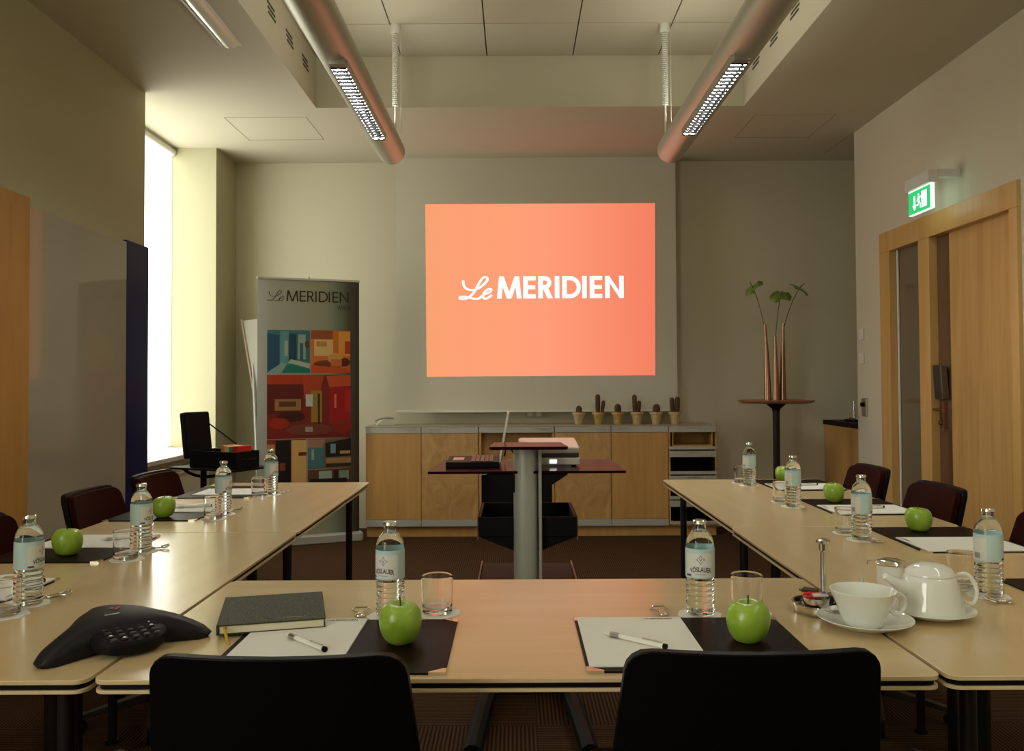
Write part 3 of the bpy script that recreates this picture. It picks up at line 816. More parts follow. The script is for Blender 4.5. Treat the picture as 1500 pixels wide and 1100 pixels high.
# ================================================================== MODERATION CASE ON STAND
t = thing('case_stand', 'black pedestal stand carrying the open case by the window', 'stand', (-1.945, 5.38, 0))
ca = math.atan2(-.18, .36)
Rz = Matrix.Rotation(ca, 4, 'Z')
B().box(-.22, .33, -.07, .25, .690, .702, Rz).build('shelf', M['black'], t, bevel=.003)
B().tube(catmull([(-.17, .1, .686), (-.09, .05, .655), (0, 0, .645), (.10, -.02, .655), (.2, -.03, .686)]), .010, 8).build('bracket', M['black'], t)
B().cyl((0, 0), .019, .03, .69).build('pole', M['black'], t)
b = B()
for k in range(4):
    a = k * PI / 2 + .4; b.tube([(0, 0, .04), (.27 * math.cos(a), .27 * math.sin(a), .012)], .012, 8)
b.build('foot', M['black'], t)
t = thing('open_case', 'open black facilitation case standing by the window, lid raised', 'case', (-2.03, 5.37, .703), ca)
b = B(); L_, D_, H_ = .385, .20, .105
b.box(0, L_, 0, D_, 0, .006).box(0, L_, 0, .006, .006, H_).box(0, L_, D_ - .006, D_, .006, H_).box(0, .006, .006, D_ - .006, .006, H_).box(L_ - .006, L_, .006, D_ - .006, .006, H_)
b.build('case_body', M['black'], t, bevel=.003)
Ml = Matrix.Translation((-.004, 0, .055)) @ Matrix.Rotation(-.13, 4, 'Y')
B().box(-.052, 0, -.002, D_ + .002, 0, .29, Ml).build('lid', M['black'], t, bevel=.012, seg=3)
B().tube([Ml @ Vector((0, D_ - .012, .21)), (.26, D_ - .012, H_ + .005)], .0045, 8).build('lid_stay', M['black'], t)
B().tube([(L_ + .004, .05, .06), (L_ + .022, .06, .055), (L_ + .022, .14, .055), (L_ + .004, .15, .06)], .006, 8).build('handle', M['black'], t)
for (x0, x1, mm, h, lb) in ((.232, .262, 'orange', .140, 'orange card stack standing in the open case'), (.263, .295, 'cream', .137, 'cream card stack standing in the open case'), (.296, .322, 'green', .134, 'green card stack standing in the open case'), (.330, .368, 'red', .138, 'red card stack at the right end of the open case')):
    o = B().box(x0, x1, .03, .15, .007, h).build('card_stack', M[mm], bevel=.002)
    o.location = (-2.03, 5.37, .703); o.rotation_euler = (0, 0, ca)
    tag(o, lb, 'cards', 'coloured card stacks in the case')

# ================================================================== LECTERN / AV TROLLEY
t = thing('presentation_trolley', 'presentation trolley with grey column and dark shelves inside the table ring', 'trolley', (.045, 3.4, 0))
b = B().prism(rrect(-.055, .040, -.02, .10, .045, 8), .05, .968); b.build('column', mat('column_grey', A(.50, .52, .46), .4, .15), t)
b = B().box(.043, .056, -.015, .09, .05, .968); b.build('column_groove_strip', M['alu'], t, bevel=.003)
B().prism([(-.135, .12), (-.148, -.10), (-.14, -.125), (.148, -.125), (.155, -.10), (.14, .12)], .968, .980).build('top_shelf', M['maroon'], t, bevel=.003)
B().prism([(-.392, -.01), (.388, -.01), (.380, .49), (-.372, .49)], .866, .876).build('wing_shelf', M['maroon'], t, bevel=.003)
b = B()
for s in (-1, 1):
    vs = [(s * .05, 0, .862), (s * .16, 0, .862), (s * .05, 0, .79), (s * .05, .3, .862), (s * .16, .3, .862), (s * .05, .3, .79)]
    b.add(vs, [(0, 1, 2), (3, 5, 4), (0, 3, 4, 1), (1, 4, 5, 2), (0, 2, 5, 3)])
b.build('shelf_bracket', M['black'], t)
b = B().box(-.195, .195, .02, .03, .615, .692).box(-.195, .195, .42, .43, .615, .692).box(-.195, .195, .03, .42, .615, .625).box(-.195, -.185, .03, .42, .625, .692).box(.185, .195, .03, .42, .625, .692)
b.build('upper_tray', M['black'], t, bevel=.002)
b = B().box(-.200, -.196, .03, .43, .60, .694).box(.196, .200, .03, .43, .60, .694); b.build('tray_side', M['tray_wood'], t)
vs = []
b = B(); b.add([(-.19, .03, .612), (.19, .03, .612), (.19, .4, .612), (-.19, .4, .612), (-.06, .03, .56), (.06, .03, .56), (.06, .4, .56), (-.06, .4, .56)],
               [(0, 1, 2, 3), (4, 7, 6, 5), (0, 4, 5, 1), (1, 5, 6, 2), (2, 6, 7, 3), (3, 7, 4, 0)]); b.build('tray_bracket', M['black'], t)
b = B().box(-.195, .195, .02, .48, .405, .415); b.build('lower_tray', M['black'], t, bevel=.002)
b = B().box(-.202, -.195, .02, .48, .40, .425).box(.195, .202, .02, .48, .40, .425); b.build('tray_side', M['tray_wood'], t)
for s in (-1, 1):
    b = B(); b.tube(catmull([(s * .12, .45, .035), (s * .13, .2, .045), (s * .145, -.02, .045), (s * .165, -.25, .045), (s * .185, -.52, .035), (s * .19, -.60, .03)]), .033, 10)
    b.build('foot', M['black'], t)
B().box(-.15, .15, .0, .12, .02, .06).build('base_crossbar', M['black'], t, bevel=.01)

# laptop
t = thing('laptop', 'open laptop seen side-on on the left wing of the trolley', 'laptop', (-.175, 3.63, .8765), .02)
B().box(-.115, .105, -.09, .21, 0, .022).build('base', M['black'], t, bevel=.003)
kb = B()
for i in range(5):
    for j in range(13): kb.box(-.012 - .018 * 0 + i * .019 - .0, .004 + i * .019, -.08 + j * .0218, -.062 + j * .0218, .022, .026)
kb.build('keyboard', mat('laptop_keys', A(.09, .04, .03), .35), t, bevel=.001)
B().box(-.09, -.045, -.0, .12, .022, .0235).build('touchpad', M['steel'], t)
B().box(.105, .112, -.09, .21, .018, .225, Matrix.Translation((.105, 0, .018)) @ Matrix.Rotation(.18, 4, 'Y') @ Matrix.Translation((-.105, 0, -.018))).build('lid', M['steel'], t, bevel=.002)
o = B().tube(catmull([(-.05, 3.8, .9), (-.04, 3.75, .945), (-.02, 3.7, .935), (.0, 3.62, .91), (.006, 3.6, .9)]), .003, 6).build('projector_cable', M['black'])
tag(o, 'thin black cable between laptop and projector on the trolley', 'cable')
# projector
t = thing('video_projector', 'light grey video projector on the right wing of the trolley', 'projector', (.14, 3.72, .8765), 0)
pt = Matrix.Translation((0, -.14, 0)) @ Matrix.Rotation(.07, 4, 'X') @ Matrix.Translation((0, .14, 0))
B().prism(rrect(-.13, .125, -.15, .15, .02), .006, .036, pt).build('lower_shell', M['whitep'], t, bevel=.005)
B().prism(rrect(-.127, .122, -.147, .147, .02), .036, .052, pt).build('dark_band', mat('dark_band', A(.05, .045, .04), .4), t)
B().prism(rrect(-.130, .125, -.15, .15, .02), .052, .080, pt).build('upper_shell', mat('projector_shell', A(.52, .48, .42), .25), t, bevel=.008)
B().cyl((0, 0), .03, 0, .03, M4=pt @ Matrix.Translation((-.06, .145, .045)) @ Matrix.Rotation(-PI / 2, 4, 'X')).build('lens', M['black'], t)
for x_ in (-.1, .1):
    B().cyl((x_, -.12), .01, 0, .010).build('foot', M['black'], t)
B().box(.0, .028, -.152, -.149, .014, .028, pt).build('status_light', emit('status_glow', (1, .97, 1, 1), 2.0), t, smooth=False)

# ================================================================== CONFERENCE TABLES
ZTB = .74


def table(x0, x1, y0, y1, along, label):
    t = thing('conference_table', label, 'table', ((x0 + x1) / 2, (y0 + y1) / 2, 0), 0, 'maple tables of the U-shaped ring')
    hx, hy = (x1 - x0) / 2 - .0025, (y1 - y0) / 2 - .0025
    B().prism(rrect(-hx, hx, -hy, hy, .022), ZTB - .008, ZTB).build('tabletop', M['table_y' if along == 'Y' else 'table'], t, bevel=.0015)
    B().prism(rrect(-hx + .006, hx - .006, -hy + .006, hy - .006, .02), ZTB - .0175, ZTB - .008).build('black_core', M['blackcore'], t)
    B().prism(rrect(-hx + .001, hx - .001, -hy + .001, hy - .001, .022), ZTB - .0235, ZTB - .0175).build('lower_rim', M['edge'], t, bevel=.001)
    for sx_ in (-1, 1):
        for sy_ in (-1, 1):
            dx, dy = (hx - .10), (hy - .14)
            if along == 'Y': dx, dy = hx - (.105 if y0 < 2 else .075), hy - .145
            o = B().cyl((sx_ * dx, sy_ * dy), .015, .004, ZTB - .0235).build('leg', M['leg'], t)
            B().cyl((sx_ * dx, sy_ * dy), .022, 0, .012).build('foot_pad', M['black'], o)
    b = B().box(-hx + .12, hx - .12, -.02, .02, ZTB - .06, ZTB - .0235)
    b.build('underframe', M['leg'], t)
    return t


table(-.706, .706, 1.430, 2.145, 'X', 'maple table at the front, closing the bottom of the U')
table(-1.462, -.710, 1.430, 2.826, 'Y', 'near-left maple table under the conference phone')
table(-1.462, -.710, 2.828, 4.224, 'Y', 'far-left maple table ending near the banner')
table(.710, 1.475, 1.430, 2.88, 'Y', 'near-right maple table under the teapot')
table(.718, 1.483, 2.882, 4.262, 'Y', 'far-right maple table ending near the pedestal table')

# ================================================================== CHAIRS
def backgrid(x_half_top, x_half_bot, z0, z1, thick, y_off, r=.035, sag=.030, lean=.10):
    """padded curved back: a closed sheet; y grows towards the sitter at the sides"""
    us = [-1, -.985, -.95, -.89, -.8, -.6, -.35, 0, .35, .6, .8, .89, .95, .985, 1]; nv = 12
    vs = []; fs = []
    for side in (0, 1):
        for j in range(nv + 1):
            v = j / nv
            for u in us:
                d = (1 - abs(u)) * x_half_top
                ztop = z1 - (r - math.sqrt(max(0, r * r - (r - d) ** 2)) if d < r else 0)
                zbot = z0 + (r - math.sqrt(max(0, r * r - (r - d) ** 2)) if d < r else 0)
                z = zbot + (ztop - zbot) * v
                f = (z - z0) / (z1 - z0)
                x = u * (x_half_bot + (x_half_top - x_half_bot) * f)
                y = y_off - lean * f + sag * u * u + side * thick
                vs.append((x, y, z))
    n = len(us); o = n * (nv + 1)
    for j in range(nv):
        for i in range(n - 1):
            a = j * n + i
            fs.append((a, a + n, a + n + 1, a + 1)); a += o; fs.append((a, a + 1, a + n + 1, a + n))
    for i in range(n - 1):
        fs.append((i, i + 1, o + i + 1, o + i)); a = nv * n + i; fs.append((a, o + a, o + a + 1, a + 1))
    for j in range(nv):
        a = j * n; fs.append((a, o + a, o + a + n, a + n)); a += n - 1; fs.append((a, a + n, o + a + n, o + a))
    b = B(); b.add(vs, fs); return b


chair0 = thing('conference_chair', '', 'chair', (0, 0, 0), 0, 'black leather swivel chairs around the tables')
backgrid(.187, .222, .47, .834, .020, -.20).build('back_shell', M['leather'], chair0, bevel=.006, seg=3, ang=1.0)
backgrid(.180, .214, .478, .826, .022, -.179).build('back_cushion', M['burgundy'], chair0, bevel=.008, seg=3, ang=1.0)
B().prism(rrect(-.225, .225, -.20, .22, .05), .425, .452).build('seat_pan', M['leather'], chair0, bevel=.008)
B().prism(rrect(-.22, .22, -.17, .225, .05), .452, .488).build('seat_cushion', M['burgundy'], chair0, bevel=.014, seg=3)
B().box(-.05, .05, -.225, -.17, .40, .56).build('back_bracket', M['black'], chair0, bevel=.01)
B().cyl((0, 0), .028, .07, .425).build('column', M['leg'], chair0)
for k in range(5):
    a = PI / 2 + 2 * PI * k / 5
    Ra = Matrix.Rotation(a, 4, 'Z')
    arm = B().add([Ra @ Vector(v) for v in [(.02, -.02, .10), (.02, .02, .10), (.27, .012, .062), (.27, -.012, .062), (.02, -.02, .065), (.02, .02, .065), (.27, .012, .047), (.27, -.012, .047)]],
                  [(0, 1, 2, 3), (4, 7, 6, 5), (0, 4, 5, 1), (1, 5, 6, 2), (2, 6, 7, 3), (3, 7, 4, 0)]).build('base_arm', mat('dark_metal', A(.05, .04, .03), .5, .6), chair0, bevel=.003)
    B().cyl((0, 0), .024, -.012, .012, M4=Ra @ Matrix.Translation((.26, 0, .024)) @ Matrix.Rotation(PI / 2, 4, 'X')).build('caster', M['black'], arm)
cs = []
# chair local: sitter faces +y; the back top sits at y = -.30
for x_, y_, rz, lb in [
    (-.351, 1.537, 0.0, 'black leather chair at the front table, left of the two'),
    (.350, 1.548, 0.0, 'black leather chair at the front table, right of the two'),
    (-1.33, 3.215, -PI / 2, 'dark leather chair on left side behind the middle apple'),
    (-1.345, 3.80, -PI / 2 - .05, 'dark leather chair on left side nearest the window sill'),
    (-1.34, 2.52, -PI / 2, 'dark leather chair cut off by the left picture edge'),
    (1.33, 3.24, PI / 2, 'burgundy-black leather chair on right side in front of the door glass'),
    (1.36, 3.935, PI / 2, 'burgundy-black leather chair on right side farthest down the table'),
    (1.33, 2.50, PI / 2, 'dark leather chair cut off by the right picture edge')]:
    place(chair0, cs, (x_, y_, 0), rz, lb)

# ================================================================== TABLEWARE PROTOTYPES
# bottle --------------------------------------------------------------
G1 = 'mineral water bottles on the tables'
bottle = thing('water_bottle', '', 'bottle', (0, 0, 0), 0, G1)
R0 = .0300
prof = [(0, .003), (.018, 0), (.027, .002), (.0295, .006), (.0297, .014)]
for k in range(6):
    z = .0165 + k * .0108
    prof += [(.0297, z), (.0275, z + .003), (.0275, z + .0045), (.0297, z + .0075)]
prof += [(.0300, .084), (.0300, .138), (.0296, .146), (.0272, .157), (.0225, .166), (.0165, .1725), (.0138, .176), (.0128, .186), (.0128, .191), (0, .191)]
b = B().lathe(prof, n=40)
ob = b.build('bottle_body', M['bottle'], bottle, ang=1.2)
cav = [(0, .172), (.0130, .172), (.0136, .1730), (.0124, .176), (.0113, .184), (.0113, .189), (0, .1895)]
c = B().lathe(cav, n=40); c.build('air_space', M['bottle'], bottle, ang=1.2)
# flip the cavity's normals so that it reads as air inside the solid body
me = bottle.children[-1].data if bottle.children[-1].name.startswith('air') else [x for x in bottle.children if x.name.startswith('air')][0].data
bm = bmesh.new(); bm.from_mesh(me); bmesh.ops.reverse_faces(bm, faces=bm.faces); bm.to_mesh(me); bm.free()
cp = [(0, .188), (.0138, .188), (.0148, .1895), (.0142, .195), (.0125, .1965), (0, .197)]
b = B().lathe(cp, n=42)
b.v = [(v[0] * (1.035 if (i % 2 and v[2] < .192) else 1), v[1] * (1.035 if (i % 2 and v[2] < .192) else 1), v[2]) for i, v in enumerate(b.v)]
b.build('cap', M['chrome'], bottle)


def sleeve(r, z0, z1, a0, a1, n=28):
    b = B(); vs = []
    for k in range(n + 1):
        a = a0 + (a1 - a0) * k / n; vs += [(r * math.cos(a), r * math.sin(a), z0), (r * math.cos(a), r * math.sin(a), z1)]
    b.add(vs, [(2 * k, 2 * k + 2, 2 * k + 3, 2 * k + 1) for k in range(n)]); return b


D = PI / 180
sleeve(.03025, .080, .140, 0, 2 * PI, 48).build('blue_label', M['blue_label'], bottle, recalc=False)
# local -y is the front of the label
sleeve(.03045, .083, .131, -90 * D - 66 * D, -90 * D + 56 * D).build('front_label', M['white_label'], bottle, recalc=False)
sleeve(.03045, .083, .131, 90 * D - 60 * D, 90 * D + 50 * D).build('back_label', M['white_label'], bottle, recalc=False)


def text_mesh(s, size, bold=0):
    cu = bpy.data.curves.new('txt', 'FONT'); cu.body = s; cu.size = size; cu.align_x = 'CENTER'; cu.offset = bold
    o = bpy.data.objects.new('txt', cu); C.objects.link(o)
    dg = bpy.context.evaluated_depsgraph_get(); dg.update()
    me = bpy.data.meshes.new_from_object(o.evaluated_get(dg)); bpy.data.objects.remove(o); bpy.data.curves.remove(cu)
    return me


b = B(); RL = .0307


def bend(x, z, ang0=-90 * D - 4 * D): a = ang0 + x / RL; return (RL * math.cos(a), RL * math.sin(a), z)


me = text_mesh('VÖSLAUER', .0118, .0003)
vs = [bend(v.co.x * .80, .0895 + v.co.y * 1.15 + (.0045 * math.cos(v.co.x / .022))) for v in me.vertices]
b.add(vs, [tuple(p.vertices) for p in me.polygons])
me2 = text_mesh('mineralwasser', .0038)
b.add([bend(v.co.x, .0875 + v.co.y) for v in me2.vertices], [tuple(p.vertices) for p in me2.polygons])
for rr in (.0095, .0072):
    Dm = [(-rr, 0), (0, rr), (rr, 0), (0, -rr)]
    for k in range(4):
        p, q_ = Dm[k], Dm[(k + 1) % 4]; d = Vector((q_[0] - p[0], q_[1] - p[1])).normalized(); nn = Vector((-d.y, d.x)) * .00035
        b.add([bend(p[0] + nn.x, .1185 + p[1] + nn.y), bend(q_[0] + nn.x, .1185 + q_[1] + nn.y), bend(q_[0] - nn.x, .1185 + q_[1] - nn.y), bend(p[0] - nn.x, .1185 + p[1] - nn.y)], [(0, 1, 2, 3)])
me3 = text_mesh('V', .010)
b.add([bend(v.co.x, .1145 + v.co.y) for v in me3.vertices], [tuple(p.vertices) for p in me3.polygons])
b.build('label_print', mat('label_ink', A(.06, .05, .07), .6), bottle, smooth=False, recalc=False)
b = B()
for k in range(7): b.add([bend(-.012, .104 + k * .0034, 90 * D), bend(.010, .104 + k * .0034, 90 * D), bend(.010, .1046 + k * .0034, 90 * D), bend(-.012, .1046 + k * .0034, 90 * D)], [(0, 1, 2, 3)])
for k in range(14):
    x_ = -.002 + k * .00105; wd = .0003 + .0003 * (k * 7 % 3 == 0)
    b.add([bend(x_, .086, 90 * D), bend(x_ + wd, .086, 90 * D), bend(x_ + wd, .099, 90 * D), bend(x_, .099, 90 * D)], [(0, 1, 2, 3)])
b.build('bar_code_print', bpy.data.materials['label_ink'], bottle, smooth=False, recalc=False)
sleeve(.0306, .0835, .0880, -90 * D - 66 * D, -90 * D - 42 * D, 8).build('purple_strip', M['purple'], bottle, recalc=False)

# glass ---------------------------------------------------------------
glass = thing('drinking_glass', '', 'glass', (0, 0, 0), 0, 'tumblers beside the bottles')
B().lathe([(0, .0005), (.027, .0005), (.0295, .0008), (.0313, .0025), (.0317, .005), (.0320, .012), (.0334, .074), (.0336, .0775), (.0333, .0787), (.0328, .0792), (.0323, .0787), (.0321, .0775), (.0318, .070), (.0306, .022), (.0303, .0165), (.0290, .0140), (.0260, .0132), (0, .0130)], n=64).build('tumbler', M['glass'], glass, ang=.9)

# coaster ---------------------------------------------------------------
coaster = B(); pts = []
for k in range(48):
    a = 2 * PI * k / 48; r = .045 * (1 + .035 * math.cos(8 * a)); pts.append((r * math.cos(a), r * math.sin(a)))
coaster.prism(pts, 0, .0012)
coaster = tag(coaster.build('paper_coaster', M['paper']), 'c', 'coaster', 'white paper coasters under glasses and bottles')

# opener ---------------------------------------------------------------
opener = thing('bottle_opener', '', 'bottle opener', (0, 0, 0), 0, 'small metal openers beside the bottles')
B().tube([(-.019, .006, .006), (-.012, .016, .009), (.012, .016, .009), (.019, .006, .006), (.006, -.006, .005), (-.006, -.006, .005)], .0022, 8, closed=True).build('loop', M['chrome'], opener)
B().box(-.006, .006, -.022, -.004, .002, .007).build('shank', M['brass'], opener, bevel=.001)
B().tube([(.009 * math.cos(a), -.028 + .006 * math.sin(a), .0035) for a in [2 * PI * k / 12 for k in range(12)]], .0022, 8, closed=True).build('ring', M['chrome'], opener)

# apple ---------------------------------------------------------------
apple = thing('green_apple', '', 'apple', (0, 0, 0), 0, 'green apples on the writing folders')
ap = [(0, .006), (.007, .003), (.016, 0), (.026, .004), (.0345, .016), (.0395, .032), (.0400, .047), (.0360, .061), (.0285, .0695), (.0195, .0725), (.011, .0715), (.004, .067), (0, .065)]
apc = catmull(ap, 4); apc = [(max(0, r_), z_) for r_, z_ in apc]; apc[0] = (0, ap[0][1]); apc[-1] = (0, ap[-1][1])
b = B().lathe(apc, n=40)
v2 = []
for v in b.v:
    a = math.atan2(v[1], v[0]); k = 1 + .012 * math.cos(5 * a) * max(0, 1 - v[2] / .05) + .012 * math.cos(2 * a + 1); v2.append((v[0] * k, v[1] * k, v[2] + .0015 * math.cos(a)))
b.v = v2
b.build('apple_body', M['apple'], apple, ang=2)
B().tube([(0, 0, .062), (.001, 0, .074), (.003, .001, .083)], [.0014, .0013, .0019], 8).build('stem', M['stem'], apple)

# folder, pad, pen ------------------------------------------------------
FW, FD = .408, .325
folder = thing('writing_folder', '', 'folder', (0, 0, 0), 0, 'dark writing folders at each place')
B().prism(rrect(-FW / 2, FW / 2, -FD / 2, FD / 2, .006), 0, .0035).build('cover', M['folder'], folder, bevel=.001)
for sx_ in (-1, 1):
    for sy_ in (-1, 1):
        cx, cy = sx_ * (FW / 2), sy_ * (FD / 2)
        b = B().prism([(cx + sx_ * .001, cy + sy_ * .001), (cx - sx_ * .028, cy + sy_ * .001), (cx - sx_ * .028, cy - sy_ * .004), (cx - sx_ * .004, cy - sy_ * .022), (cx + sx_ * .001, cy - sy_ * .022)], -.0002, .0045)
        b.build('metal_corner', M['brass'], folder)
pad = thing('note_pad', '', 'note pad', (0, 0, 0), 0, 'white note pads on the folders')
B().box(-.105, .105, -.1485, .1485, 0, .003).build('sheets', M['paper'], pad, smooth=False)
b = B(); Mp = Matrix.Translation((.042, .133, .0034)) @ Matrix.Scale(.0078, 4)
logo(b, Mp, .22, .07, .14)
b.build('printed_header', M['ink'], pad, smooth=False, recalc=False)
pen = thing('ballpoint_pen', '', 'pen', (0, 0, 0), 0, 'pens lying on the note pads')
Mh = Matrix.Rotation(PI / 2, 4, 'Y')
B().lathe([(0, -.07), (.0012, -.068), (.0045, -.055), (.0048, -.02), (.0048, .065), (0, .065)], n=16, M4=Mh).build('barrel', M['clearpl'], pen)
B().lathe([(0, .065), (.0050, .065), (.0050, .071), (.003, .072), (0, .072)], n=16, M4=Mh).build('end_cap', M['black'], pen)
B().box(.02, .06, -.0012, .0012, .0045, .0065).build('clip', M['steel'], pen, smooth=False)
B().lathe([(.0052, -.05), (.0052, -.03)], n=16, M4=Mh).build('grip', M['steel'], pen)

bs, gs, cos_, ops, aps, fos, pas, pes = [], [], [], [], [], [], [], []
cstate = []


def put_coaster(x, y, rz, lb):
    if not cstate: o = coaster; cstate.append(1)
    else: o = coaster.copy(); C.objects.link(o)
    o.location = (x, y, ZTB); o.rotation_euler = (0, 0, rz); o['label'] = lb


# each place: name, bottle xy, bottle turn, glass xy, opener, apple, folder centre/rotation, pad, pen
H = PI / 2
PL = [
    ('front-left place beside the closed book', (-.264, 1.812), -.28, (-.168, 1.835), (-.329, 1.835, .1), (-.217, 1.620), (-.324, 1.612, 0), (-.409, 1.622, 0), (-.392, 1.602, -.79)),
    ('front-right place beside the teacup', (.384, 1.812), -.1, (.486, 1.830), (.303, 1.832, .1), (.432, 1.620), (.322, 1.616, 0), (.228, 1.622, 0), (.215, 1.604, -.72)),
    ('nearest place on left table, partly out of frame', (-1.083, 1.925), 1.57, (-1.085, 1.836), (-1.045, 1.997, -1.0), None, (-1.300, 1.955, -H), (-1.290, 2.045, -H), (-1.20, 2.06, .7)),
    ('second place on left table', (-1.087, 2.510), 1.45, (-1.085, 2.405), (-1.045, 2.56, -1.2), (-1.273, 2.455), (-1.300, 2.560, -H), (-1.285, 2.655, -H), (-1.215, 2.68, .65)),
    ('third place on left table', (-1.088, 3.215), 1.36, (-1.087, 3.105), (-1.06, 3.31, -1.2), (-1.275, 3.13), (-1.300, 3.262, -H), (-1.285, 3.345, -H), (-1.25, 3.34, .4)),
    ('farthest place on left table', (-1.070, 3.775), 1.32, (-1.105, 3.72), (-1.02, 3.81, -1.3), None, (-1.290, 3.855, -H), (-1.25, 3.83, -H), None),
    ('nearest place on right table beside the teapot', (1.066, 1.956), 1.66, (1.052, 2.045), (1.045, 1.895, 1.4), None, (1.330, 1.905, H), None, None),
    ('second place on right table', (1.056, 2.645), 1.76, (1.050, 2.757), (1.072, 2.60, 1.2), (1.289, 2.772), (1.312, 2.640, H), (1.307, 2.540, H), None),
    ('third place on right table', (1.068, 3.333), 1.84, (1.064, 3.470), None, (1.264, 3.440), (1.312, 3.318, H), (1.307, 3.225, H), (1.31, 3.22, .3)),
    ('farthest place on right table', (1.082, 4.005), 1.88, (1.070, 4.115), None, (1.282, 4.135), (1.312, 4.005, H), (1.307, 3.92, H), (1.31, 3.93, .3)),
]
for (nm, bo, bt, gl, op, apl, fo, pa, pe) in PL:
    zc = ZTB + .0013
    put_coaster(bo[0] - .002, bo[1], .1, 'paper coaster under the water bottle, ' + nm)
    put_coaster(gl[0] + .004, gl[1], .3, 'paper coaster under the glass, ' + nm)
    place(bottle, bs, (bo[0], bo[1], zc), bt, 'labelled water bottle on coaster, ' + nm)
    place(glass, gs, (gl[0], gl[1], zc), .5, 'empty clear tumbler on coaster, ' + nm)
    if op: place(opener, ops, (op[0], op[1], ZTB), op[2], 'metal bottle opener lying by bottle, ' + nm)
    place(folder, fos, (fo[0], fo[1], ZTB + .0003), fo[2], 'dark leather writing folder with metal corners, ' + nm)
    if pa: place(pad, pas, (pa[0], pa[1], ZTB + .004), pa[2], 'white note pad on dark folder, ' + nm)
    if apl: place(apple, aps, (apl[0], apl[1], ZTB + .004), random.random() * 6, 'green apple on dark folder, ' + nm)
    if pe: place(pen, pes, (pe[0], pe[1], ZTB + .0122), pe[2], 'ballpoint pen on note pad, ' + nm)

# ================================================================== NOTEBOOK
t = thing('notebook', 'closed dark textured notebook with yellow ribbon on the front table', 'book', (0, 0, 0))
ba = math.atan2(.044, .197)
T0 = Vector((-.572, 1.66, 0)); ux = Vector((.197, .044, 0)); W_ = .202; uy = Vector((-.070, .225, 0)); Hh = .225
t.location = (-.572, 1.66, .7455); t.rotation_euler = (0, 0, .25)
Mcov = mat('book_cover', A(.010, .010, .006), .5, spec=.18, col2=A(.075, .080, .045), vscale=60, vstretch=(9, 1, 1), bump=.3, bscale=300)
B().box(0, W_, 0, Hh, .0165, .0195).build('front_cover', Mcov, t, bevel=.0015)
B().box(0, W_, 0, Hh, 0, .0025).build('back_cover', Mcov, t, bevel=.001)
B().box(-.003, .001, 0, Hh, 0, .0195).build('spine', Mcov, t, bevel=.0015)
B().box(.002, W_ - .004, .004, Hh - .004, .0025, .0165).build('page_block', mat('page_edges', A(.72, .66, .48), .8), t, smooth=False)
B().box(.0085, .0105, 0, Hh, .0193, .0199).build('hinge_groove', M['gap'], t, smooth=False)
b = B(); me = text_mesh('LE MERIDIEN', .0085)
b.add([(v.co.x * 1.15 + .135, v.co.y + .022, .0197) for v in me.vertices], [tuple(p.vertices) for p in me.polygons])
b.build('cover_lettering', M['brass'], t, smooth=False, recalc=False)
b = B(); pr = [(.013, .004, .0140), (.013, -.004, .012), (.016, -.012, .004), (.019, -.026, -.0042), (.024, -.045, -.0046)]
b.add([v for p in pr for v in ((p[0] - .003, p[1], p[2]), (p[0] + .003, p[1], p[2]))], [(2 * k, 2 * k + 1, 2 * k + 3, 2 * k + 2) for k in range(4)])
o = b.build('ribbon', M['yellow'], t, recalc=False)
o.modifiers.new('s', 'SOLIDIFY').thickness = .0004

# ================================================================== CONFERENCE PHONE
t = thing('conference_phone', 'black three-legged conference phone across the two left tables', 'phone', (-.762, 1.648, ZTB))
ang = [math.atan2(-.151, -.056), math.atan2(.038, .148)]
ang = [math.radians(250), math.radians(10), math.radians(130)]


def f_out(x, y):
    d = math.hypot(x, y) - .058
    ds = [d]
    for a in ang:
        ca_, sa_ = math.cos(a), math.sin(a); s = max(0, min(.152, x * ca_ + y * sa_)); px_, py_ = x - s * ca_, y - s * sa_
        ds.append(math.hypot(px_, py_) - (.048 - .026 * s / .152))
    k = 55
    return -math.log(sum(math.exp(-k * q_) for q_ in ds)) / k


NT, NR = 120, 16; outl = []
for k in range(NT):
    a = 2 * PI * k / NT; r = .03
    while f_out(r * math.cos(a), r * math.sin(a)) < 0 and r < .25: r += .001
    outl.append(r)
vs = [(0, 0, .060)]; fs = []
for j in range(1, NR + 1):
    tt = j / NR
    for k in range(NT):
        a = 2 * PI * k / NT; R_ = outl[k]; r = R_ * (1 - (1 - tt) ** 1.6) if False else R_ * tt
        edge = (1 - tt ** 5) ** .5 if tt < 1 else 0
        arch = .058 * (1 - (min(r, .18) / .215) ** 1.9)
        lowr = max(0.003, .030 * (1 - r / .13)) if r < .13 else .003
        z = lowr + (arch - lowr) * (0.15 + .85 * edge) if tt < 1 else lowr + (arch - lowr) * .12
        vs.append((r * math.cos(a), r * math.sin(a), z + .003))
for k in range(NT): fs.append((0, 1 + k, 1 + (k + 1) % NT))
for j in range(NR - 1):
    for k in range(NT):
        a = 1 + j * NT; fs.append((a + k, a + NT + k, a + NT + (k + 1) % NT, a + (k + 1) % NT))
base = len(vs); last = 1 + (NR - 1) * NT
for k in range(NT):
    a = 2 * PI * k / NT; r = outl[k] * .96; vs.append((r * math.cos(a), r * math.sin(a), max(0.0, .016 * (1 - outl[k] / .14))))
for k in range(NT): fs.append((last + k, base + k, base + (k + 1) % NT, last + (k + 1) % NT))
fs.append(tuple(reversed(range(base, base + NT))))
b = B(); b.add(vs, fs); b.build('phone_shell', mat('phone_plastic', A(.009, .009, .010), .45, spec=.3, bump=.1, bscale=900), t, ang=1.0)
ka = math.radians(-48); kc = Vector((math.cos(ka) * .075, math.sin(ka) * .075, 0))
Mk = Matrix.Translation(kc) @ Matrix.Rotation(ka + PI / 2, 4, 'Z')
